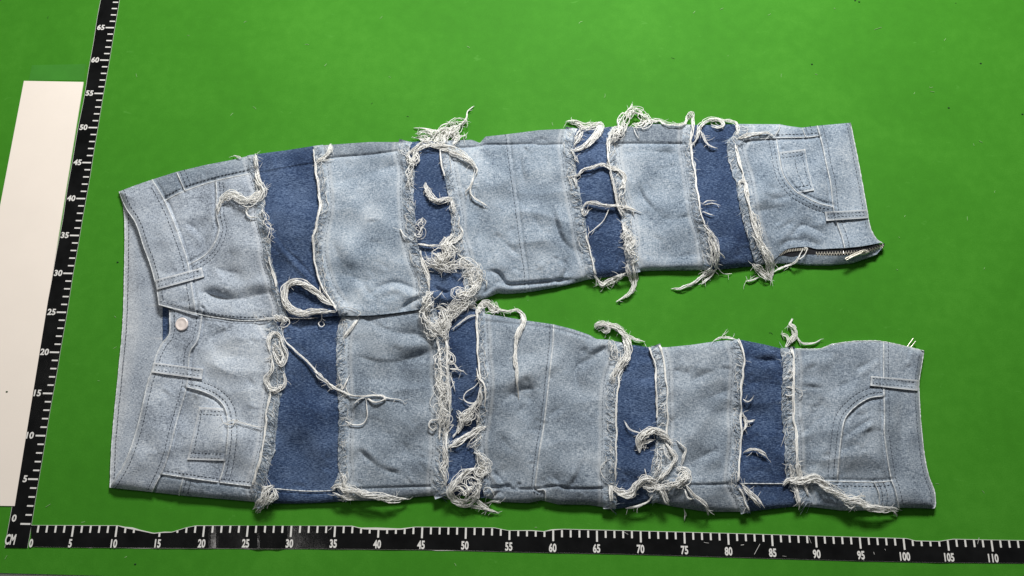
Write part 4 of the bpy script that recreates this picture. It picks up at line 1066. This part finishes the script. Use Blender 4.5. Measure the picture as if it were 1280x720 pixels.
TH = [  # traced path, strands, spread, radius px, curl, fuzz
    ([(321, 208), (323, 226), (329, 238), (321, 248), (306, 251), (292, 243), (280, 247), (273, 257), (271, 268)], 16, 4.6, .55, .6, 10), ([(336, 237), (330, 236), (322, 243)], 4, 1.5, .45, 0, 2),
    ([(312, 257), (308, 265), (313, 271), (323, 272)], 4, 1.0, .5, 0, 2), ([(292, 194), (297, 196), (302, 197.5)], 4, 1.6, .45, 0, 0), ([(319, 192), (320.5, 200), (321, 212)], 9, 3.0, .55, 0, 3),
    ([(329, 260), (331, 275), (336, 292), (338, 304)], 4, 4, .45, 2.2, 8),
    ([(414, 180), (412, 190), (404, 198), (395, 204)], 10, 3.0, .55, .5, 5), ([(419, 199), (408, 200), (396, 203)], 2, .8, .45, 0, 0),
    ([(419, 383), (406, 376), (395, 364.5), (385, 357), (375, 351.5), (364.5, 352), (357.5, 358), (355.5, 367.5), (358, 379), (366, 387.5), (377, 391), (391, 389.5), (406, 389), (421, 390)], 15, 3.6, .55, .2, 8),
    ([(400, 357), (405, 358), (411, 375), (407, 376), (400.5, 366), (399.5, 358)], 1, .2, .6, 0, 0), ([(402, 391), (402, 400), (398, 404), (401, 408.5), (405.6, 406), (402.5, 401)], 1, .2, .6, 0, 0),
    ([(424, 384), (439, 385), (451, 391), (446, 396)], 1, .3, .4, 0, 0), ([(340, 396), (348, 398), (356, 400), (351, 408)], 12, 4, .5, 2.0, 8), ([(320, 400), (330, 398.5), (341, 398)], 3, 1.0, .4, 0, 4), ([(355, 397), (372, 398.2), (397, 397)], 2, .6, .4, 0, 0),
    ([(351, 407), (356, 425), (371, 440), (387, 455.6), (401, 471), (417, 484), (429, 490), (439, 494.7), (454, 495.5), (470, 494), (483, 497), (501, 500), (506, 505), (509, 503)], 3, .8, .62, 0, 2),
    ([(391, 462), (401, 472), (417, 486), (410, 481)], 5, 2.0, .45, .6, 5), ([(414, 486), (426, 481), (428, 487), (432.5, 477.5), (437, 468)], 3, .6, .6, 0, 1), ([(432, 484), (434, 490), (438, 494)], 2, .6, .5, 0, 0),
    ([(457, 496.5), (458.5, 509), (459, 521), (453, 530), (442, 531), (433, 527), (428, 523)], 1, .3, .75, 0, 0), ([(441, 507), (449, 499), (457, 497)], 3, .5, .55, 0, 0), ([(459, 498), (468, 502.5), (481, 499.5), (479, 495), (470, 493.5)], 4, 1.2, .6, 0, 0), ([(428, 520), (440, 526), (432, 533)], 2, 1, .35, 0, 2),
    ([(337, 440), (336, 425), (342, 417), (349, 419), (352, 432), (357, 445), (352, 456), (345, 447), (340, 432)], 7, 3.0, .5, .4, 4), ([(340, 444), (340, 462), (333, 472), (334, 479), (340, 487), (351, 485), (357, 476), (353, 462)], 6, 2.4, .55, .3, 5), ([(344, 425), (346, 440), (350, 452)], 5, 3, .45, 1.5, 4), ([(332, 449), (338, 447), (342, 442)], 2, 1, .4, 0, 2), ([(338, 487), (346, 488), (352, 483)], 7, 2.5, .5, 1, 4),
    ([(275, 520), (282, 530), (291, 531), (295, 525.5), (299, 528), (312, 531), (328, 534), (338, 526)], 2, .7, .42, 0, 2), ([(283, 529), (292, 526), (297, 531)], 2, .8, .4, 0, 1),
    ([(341, 609), (334, 612), (330, 620), (322, 632), (316, 636)], 11, 4.2, .5, .6, 5), ([(343, 611), (342, 620), (335, 627), (327, 634), (321, 642)], 10, 4.0, .5, .6, 5), ([(326, 610), (334, 609), (343, 607)], 4, 1.6, .45, .5, 2),
    ([(414, 612), (424, 607), (438, 612), (462, 619), (485, 624), (511, 624.5)], 13, 4.0, .5, .4, 7), ([(425, 590), (429, 599), (428, 609), (436, 620)], 6, 3.2, .5, .8, 6), ([(447, 400), (437, 413), (427, 425)], 5, 1.3, .55, 0, 2), ([(416, 616), (430, 622), (446, 624)], 5, 2, .45, .5, 6),
    # tangle above the narrow patch
    ([(517, 159.5), (529, 160.5), (541, 163), (554, 162.5), (567, 159), (577, 154), (583, 147), (585, 139), (593, 133)], 3, 1.0, .6, 0, 1), ([(519, 169), (531, 167), (541, 171), (554, 165), (570, 161), (579, 153)], 13, 4.4, .5, 2.4, 12), ([(541, 166), (548, 178), (556, 170), (566, 162), (572, 170), (566, 181)], 11, 4.2, .5, 2.4, 10), ([(556, 182), (560, 170), (569, 166), (570, 176), (567, 184)], 8, 2.6, .5, 1.4, 5), ([(568, 172), (576, 171), (583, 169.5)], 6, 2.2, .45, 1, 4), ([(522, 172), (534, 175), (541, 168)], 6, 2, .5, .8, 4), ([(546, 164), (553, 156), (566, 153), (571, 157)], 2, .6, .55, 0, 0), ([(556, 158), (568, 153), (580, 152), (576, 160)], 5, 2.2, .5, 1, 5),
    ([(506, 193), (521, 185.5), (532.5, 180.5), (547, 182.5), (562, 187), (577.5, 194), (588, 201.5), (595, 210), (595.5, 214), (592, 223)], 15, 3.4, .58, .2, 6), ([(592, 221), (588, 232), (581, 241)], 5, 1.2, .5, 0, 3), ([(592, 221), (588, 238), (591, 246), (601, 252), (612, 259)], 4, 1.0, .65, 0, 2), ([(521, 184), (518, 199), (514, 215), (511, 236)], 9, 3.4, .45, 1.2, 9), ([(508, 192), (514, 203), (520, 200), (522, 190)], 9, 3.0, .5, 1.4, 6),
    ([(532, 228), (535, 240), (544, 250), (555, 250.5), (566, 247)], 12, 3.0, .55, .6, 7), ([(565, 248), (566, 260), (569, 269)], 6, 2.4, .5, .8, 4), ([(519, 283), (525, 279), (529, 276), (526, 285), (527, 292), (522, 297), (518, 292)], 6, 2.2, .55, 1.4, 3), ([(500, 286), (505, 294), (512, 298)], 2, .6, .55, 0, 1), ([(574, 282), (577, 292), (570, 300), (556, 305)], 5, 2.0, .5, .6, 4),
    ([(522, 305), (537, 307.5), (551, 307)], 5, 1.4, .55, 0, 3), ([(568, 293), (562, 300), (557, 306), (565, 313), (557, 320), (547, 319), (553, 329), (567, 330)], 16, 4.6, .5, 2.6, 14), ([(560, 298), (556, 310), (562, 320), (556, 330)], 10, 4.5, .5, 2.6, 8), ([(570, 316), (581, 324), (593, 331)], 3, 1.0, .45, 0, 2), ([(529, 322.5), (541, 327.5), (554, 333), (568, 340)], 8, 4.2, .5, .8, 7), ([(529, 334), (541, 335), (554, 341)], 5, 2.4, .45, .6, 4), ([(548, 322), (545, 330), (553, 336)], 3, 1.2, .5, .5, 2),
    ([(554, 333), (570, 333), (585, 333), (597, 339), (601, 347), (595, 356)], 17, 5.0, .5, 2.2, 14), ([(602, 348), (608, 352), (608, 360)], 2, .6, .5, 0, 0), ([(576, 348), (588, 343), (588, 353), (596, 358), (586, 366), (572, 366), (577, 371), (592, 372)], 14, 4.2, .48, 2.6, 12), ([(600, 345), (596, 358), (589, 366), (578, 369)], 8, 4, .48, 2.0, 6), ([(527, 321), (531, 334), (535, 346), (536.5, 362)], 6, 2.2, .55, .4, 5), ([(541, 364), (535, 371), (531, 377), (540, 372)], 11, 3.6, .5, 1.6, 8), ([(541, 376), (549, 370), (553, 364)], 2, .8, .4, 0, 1),
    ([(543, 377), (532, 386), (530, 396), (536, 406), (546, 417), (551, 425)], 16, 4.6, .52, 1.0, 10), ([(530, 409), (535, 419), (541, 421), (545, 412)], 5, 1.6, .5, 1.2, 4), ([(546, 384), (554, 389), (554, 399), (548, 403), (553, 408), (557, 394)], 18, 6.0, .48, 2.8, 14), ([(582, 374), (581, 380), (570, 381), (563, 386), (572, 386), (559, 393), (555, 387)], 12, 4.4, .48, 2.6, 10), ([(592.5, 386), (585, 383), (577, 387.5), (570, 394), (563, 400), (559, 411), (556, 420)], 8, 2.4, .52, .6, 5), ([(597, 394), (586, 396), (575, 404), (564, 412)], 3, .9, .45, 0, 1), ([(596, 386), (590, 382), (583, 384)], 4, 1, .5, 0, 2), ([(575, 370), (583, 377), (592, 371)], 6, 3, .45, 2, 4), ([(548, 411), (555, 418), (556, 428)], 9, 4, .5, 1.6, 6),
    ([(554, 438), (562.5, 441), (567.5, 447.5), (566, 453), (556, 453)], 4, 1.2, .55, .2, 2), ([(545, 465), (552, 485), (553, 505), (556, 525), (553, 548)], 16, 6.5, .42, 3.4, 26), ([(556, 432), (551, 452), (556, 475), (554, 500)], 10, 5.5, .42, 2.8, 14), ([(562, 461), (572.5, 462), (581, 465)], 3, .9, .45, 0, 2), ([(564, 472.5), (567.5, 482.5), (569, 490)], 2, .6, .5, 0, 0), ([(561, 449), (568, 455), (575, 464), (580, 463)], 2, .8, .4, 0, 1),
    ([(556, 521), (545, 525), (539, 526), (536, 532.5), (541, 538), (546, 532.5), (541, 527)], 3, .7, .55, 0, 0), ([(600, 476), (592.5, 484), (582.5, 491), (580, 499), (587.5, 504), (597.5, 502.5), (606, 495)], 2, .5, .6, 0, 0), ([(596, 460), (598, 470), (605, 480), (607, 495), (606, 507), (608, 515)], 3, 1.0, .58, 0, 3), ([(600, 478), (600, 497), (595, 506), (587.5, 514), (580, 521), (575, 535), (566, 547)], 12, 3.2, .52, .4, 7), ([(571, 515), (580, 522), (590, 519), (583, 528), (574, 529)], 12, 3.0, .52, 1.4, 7), ([(590, 507), (596, 520), (600, 532)], 5, 3, .42, 2.0, 5),
    ([(608, 533), (598, 536.5), (587.5, 543), (577, 549), (566, 556), (559, 561)], 14, 3.8, .54, .4, 8), ([(554, 557), (557.5, 577), (553, 585), (557.5, 595), (556, 607)], 8, 2.8, .54, .2, 3), ([(595, 559), (600, 570), (607, 580), (607, 588), (598, 591), (602, 578)], 14, 4.2, .5, 1.6, 10), ([(610, 584), (595, 587.5), (582.5, 591), (572.5, 599), (566, 606), (561, 614), (565, 623), (575, 629), (586, 628), (595, 617.5), (599, 604), (590, 595)], 12, 4.8, .54, .4, 8), ([(564, 615), (574, 612), (580, 621), (590, 614), (587.5, 602), (596, 608), (590, 624)], 7, 6.5, .45, 1.4, 14), ([(575, 630), (590, 632.5), (605, 636), (617.5, 640), (624, 641)], 6, 1.8, .5, .3, 4), ([(594, 624), (602, 630), (612, 638)], 5, 2.4, .48, .4, 4), ([(606, 630), (616, 627), (626, 628.5)], 3, .9, .5, 0, 2), ([(603, 612), (610, 610), (618, 617)], 2, .8, .45, .2, 1), ([(585, 560), (596, 548), (602, 540)], 4, 2.4, .42, 1.2, 6), ([(612, 590), (604, 592), (600, 600)], 5, 2, .5, .6, 3),
    ([(596, 396), (600, 386), (607, 380), (616, 383.5), (624, 387.5), (636, 389), (646, 387.5), (654, 394), (654, 404), (649, 413), (646, 425), (644, 440), (644, 450), (645.6, 460), (646, 479), (649, 499)], 9, 2.0, .55, .2, 6), ([(597, 395), (601, 386), (608, 380), (618, 384), (622, 389), (610, 390)], 12, 3.6, .5, 1.2, 9), ([(646, 388), (653, 394), (654, 405), (649, 414), (645, 432)], 9, 2.6, .5, .3, 5), ([(618, 384), (620, 378), (623, 388)], 2, 1, .4, 0, 1), ([(644, 440), (643, 450), (646, 462)], 5, 1.6, .5, 0, 0),
    # tufts at the upper leg's outer edge
    ([(706, 152), (720, 152.5), (732, 158.5), (750, 156), (746, 168), (736, 178), (727, 185), (714, 189)], 13, 3.8, .55, .3, 6), ([(752, 152), (746, 168), (732, 182)], 6, 2.2, .5, .3, 3), ([(729, 164), (725, 172), (717, 183)], 5, 1.8, .5, .4, 4), ([(718, 176), (722, 168), (727, 160)], 3, 1.8, .42, .6, 3), ([(712, 188), (718, 196), (722, 206)], 4, 2, .45, 1.2, 6),
    ([(760, 182), (764, 170), (770, 162), (775, 168), (780, 152), (786, 141), (795, 138.5), (806, 146), (810, 152), (800, 157), (790, 155)], 14, 4.0, .52, 1.2, 10), ([(762, 178), (770, 170), (777, 158)], 10, 4, .5, 1.2, 6), ([(785, 142), (790, 130)], 3, .9, .45, 0, 0), ([(792, 160), (795, 168), (800, 175)], 1, .2, .5, 0, 0), ([(808, 151), (822, 150), (835, 155), (855, 155), (860, 145), (865, 142), (866, 157), (865, 170), (861, 183)], 6, 1.9, .52, .3, 5), ([(795, 155), (808, 152), (824, 153)], 5, 2, .5, .4, 3),
    ([(864, 183), (871, 172), (875, 158), (885, 151), (897, 150), (904, 155), (897, 159), (888, 156)], 8, 2.2, .52, .4, 5), ([(876, 162), (880, 172), (886, 181), (897, 186)], 4, 1.4, .48, .2, 4), ([(897, 150), (910, 151), (920, 154), (922.5, 163), (920, 172)], 5, 1.8, .5, .2, 3), ([(880, 154), (892, 149), (904, 148)], 2, .7, .4, 0, 1), ([(921, 174), (935, 169.5), (952, 166.5), (961, 167), (968, 171)], 7, 1.8, .55, .1, 3), ([(968, 171), (974, 161), (975, 155)], 1, .3, .45, 0, 0),
    ([(711, 221), (722, 219), (730, 212), (740, 210), (752, 206), (762, 209), (772, 212), (781, 219), (780, 230), (773, 238)], 8, 2.0, .55, .3, 6), ([(716, 222), (720, 230), (718, 236)], 4, 1.6, .45, .6, 4), ([(728, 262), (733, 254), (742, 254), (756, 256.5), (777, 257), (790, 261), (803, 265.5)], 7, 1.6, .55, .1, 4), ([(762, 259), (755, 275), (745, 285), (735, 292.5)], 1, .3, .5, 0, 0), ([(780, 256), (789, 262), (793, 270)], 3, 1.0, .5, .2, 1), ([(728, 258), (730, 268), (735, 262)], 4, 1.6, .42, .6, 3),
    ([(776, 220), (780, 240), (779, 256), (784, 272)], 6, 3.4, .48, 1.8, 8), ([(777, 276), (784, 290), (794, 302), (786, 312), (794, 321), (786, 331)], 14, 4.4, .5, 2.2, 12), ([(791, 325), (794, 348), (790, 362), (780, 371), (770, 377)], 8, 2.6, .5, .2, 4), ([(783, 330), (787, 345), (793, 362), (796, 365)], 5, 2.4, .45, .3, 3), ([(746, 348), (752, 357), (763, 352), (774, 346), (784, 341)], 10, 2.8, .52, .5, 7), ([(742, 343), (748, 352), (756, 357)], 4, 1.6, .52, 0, 3), ([(764, 360), (768, 352), (774, 346)], 2, .8, .42, 0, 1), ([(782, 282), (780, 300), (784, 318)], 5, 3, .45, 1.6, 5),
    ([(879, 280), (887, 291), (893, 300), (896, 318), (896, 336)], 9, 3.2, .54, .3, 5), ([(885, 292), (890, 312), (890, 336)], 6, 2.2, .52, .2, 3), ([(896, 336), (884, 343), (874, 348), (865, 355), (852, 360.5), (839, 361)], 6, 1.8, .55, .1, 3), ([(894, 338), (886, 347), (876, 355)], 4, 1.3, .5, 0, 2), ([(890, 336), (880, 342), (878, 350)], 6, 2.4, .48, .6, 3), ([(896, 314), (901, 318), (906, 322.5)], 3, .9, .5, 0, 0), ([(897, 334), (904, 342), (915, 342)], 1, .3, .5, 0, 0),
    ([(877, 256), (885, 251), (896, 251.5)], 2, .5, .42, 0, 0), ([(880, 256), (890, 254), (901, 257)], 2, .5, .42, 0, 0), ([(878, 264), (885, 267), (893, 269.5)], 2, .6, .45, 0, 0),
    ([(926, 234), (924, 228), (930, 227), (934, 238), (936, 252)], 5, 1.6, .55, .3, 3), ([(936, 262), (944, 276), (949, 290), (952, 304)], 8, 3.2, .52, .8, 8), ([(940, 290), (949, 306), (958, 320), (964, 349)], 10, 4.0, .54, .4, 7), ([(952, 300), (958, 314), (965, 330), (964, 348)], 7, 2.6, .54, .2, 4), ([(941, 330), (948, 337), (956, 344), (965, 351)], 11, 4.0, .52, .2, 4), ([(932, 351.5), (940, 350), (950, 346)], 3, .9, .5, 0, 2), ([(964, 342), (974, 336), (985, 332), (994, 327), (1000, 318), (1004, 311)], 4, 1.0, .58, 0, 2), ([(993, 327), (1004, 320), (1009, 311), (1005, 309)], 2, .5, .6, 0, 0),
    # tufts on the lower leg
    ([(746, 412), (752, 406), (762, 407), (772, 411), (780, 420), (785, 434), (784, 447), (775, 458), (766, 472)], 16, 4.0, .54, .5, 8), ([(744, 411), (748, 406), (756, 405), (760, 412), (752, 414)], 14, 3.2, .5, .8, 6), ([(776, 416), (786, 420), (796, 425.5), (806, 427.5)], 6, 2.0, .52, .1, 3), ([(760, 424), (767, 434), (770, 447), (764, 452)], 7, 2.8, .46, 1.8, 7), ([(757, 404), (760, 410)], 2, .8, .4, 0, 1), ([(777, 455), (768, 466), (764, 480)], 7, 3.2, .42, .6, 7),
    ([(765, 572), (753, 580), (750.5, 588), (754, 596), (761, 603)], 1, .3, .62, 0, 0), ([(768, 612), (776, 617), (787, 618), (796, 606), (806, 599), (814, 600), (822, 606)], 14, 4.2, .54, .8, 8), ([(782, 635.5), (797, 632.5), (810, 627), (817, 618)], 3, .9, .6, 0, 2), ([(766, 608), (774, 614), (782, 612)], 7, 2.8, .5, .6, 4),
    ([(799, 566), (798, 554), (800, 546), (809, 540), (821, 538), (832, 546), (842, 555)], 15, 4.0, .54, .9, 9), ([(799, 565), (802, 556), (808, 552), (820, 549)], 5, 1.6, .52, .2, 3), ([(780, 525), (787, 536), (800, 541), (808, 540)], 2, .5, .4, 0, 0), ([(832, 552), (838, 562), (844, 571), (840, 580), (832, 590), (825, 598), (816, 607)], 9, 2.6, .55, .2, 5), ([(830, 556), (832, 566), (838, 576)], 4, 2, .46, .6, 4), ([(822, 560), (824, 580), (818, 596)], 6, 3.5, .42, 1.2, 9), ([(801, 605), (815, 610), (828, 609), (842, 606), (855, 600), (859, 590), (853, 586), (845, 588)], 14, 4.4, .52, 1.2, 10), ([(846, 600), (856, 592), (858, 600), (846, 607)], 10, 3.4, .5, 1.6, 7), ([(845, 550), (852, 556), (857.5, 562), (854, 572), (852, 582)], 4, 1.2, .55, .1, 3), ([(855, 603), (866, 618), (876, 626), (883, 633), (886, 644)], 5, 1.5, .52, .1, 3), ([(856, 612), (860, 622), (866, 624)], 3, .9, .48, 0, 1), ([(855, 636), (856.5, 643), (855.5, 651)], 3, .8, .48, 0, 0), ([(828, 612), (832, 622), (836, 632)], 8, 3.4, .52, .3, 3), ([(806, 586), (808, 594), (812, 600)], 2, .7, .42, 0, 0),
    ([(929, 499), (935, 502), (942, 497)], 3, .7, .45, 0, 1), ([(927, 514), (932, 524), (933, 532), (928, 541)], 4, 1.3, .5, .3, 3), ([(929, 525), (937, 527), (944, 525)], 4, 1.2, .5, 0, 2), ([(929, 566), (936, 562.5), (945, 562.5), (954, 567), (961, 575.5)], 6, 1.5, .52, 0, 2), ([(927, 604), (934, 614), (944, 625), (951, 634)], 10, 2.8, .54, .2, 4), ([(934, 612), (946, 622), (956, 635)], 5, 1.6, .5, .1, 2), ([(892, 426), (901, 422), (911, 422), (920, 424)], 5, 1.3, .55, 0, 2), ([(900, 424), (905, 417), (909, 411)], 1, .3, .42, 0, 0),
    ([(982, 434), (988, 426), (994, 419), (992, 410), (987, 405), (991, 398.5)], 9, 2.6, .54, .2, 3), ([(995, 419), (1000, 427), (1007, 430), (1018, 428), (1027, 424)], 4, 1.0, .58, 0, 1), ([(976, 417), (984, 420), (986, 430)], 4, 1.4, .5, .1, 2), ([(979, 489), (983, 484), (991, 485.5), (992, 493), (984, 495), (979, 489)], 2, .7, .55, 0, 0), ([(984, 468), (988, 463), (991, 468), (986, 476)], 3, 1.4, .45, .5, 2), ([(992, 484), (1001, 488), (1003, 494), (998, 498)], 1, .3, .5, 0, 0),
    ([(979, 607), (983, 601), (992, 599.5), (1006, 599.5), (1020, 598), (1034, 609), (1046, 616), (1057, 622), (1073, 627), (1090, 634), (1104, 637), (1118, 637), (1128, 638.5)], 15, 4.0, .54, .5, 12), ([(978, 606), (986, 601), (1000, 604), (1022, 600), (1040, 612)], 9, 3.0, .5, .8, 6), ([(1057, 627), (1064, 633), (1069, 629)], 6, 2.2, .48, 1.0, 5), ([(1004, 604), (1008, 611), (1011, 621)], 4, 1.2, .5, .1, 2), ([(994, 608), (997, 622), (999, 634)], 7, 2.2, .54, 0, 2), ([(1113, 637), (1119, 641), (1121, 646)], 3, .9, .48, 0, 1), ([(1068, 624), (1076, 620), (1082, 621)], 3, 1.2, .42, .2, 1), ([(996, 575), (999, 587), (1000, 597), (991, 601)], 8, 2.6, .52, .6, 6), ([(986, 578), (990, 590), (988, 600)], 5, 3.0, .44, .8, 6),
]
for P, n, sp, r, cu, fz_ in TH:
    bundle(P, int(n * 1.5 + 0.5), sp * 1.0, r, cu, 0.30, 0.16, True, fuzz=fz_)
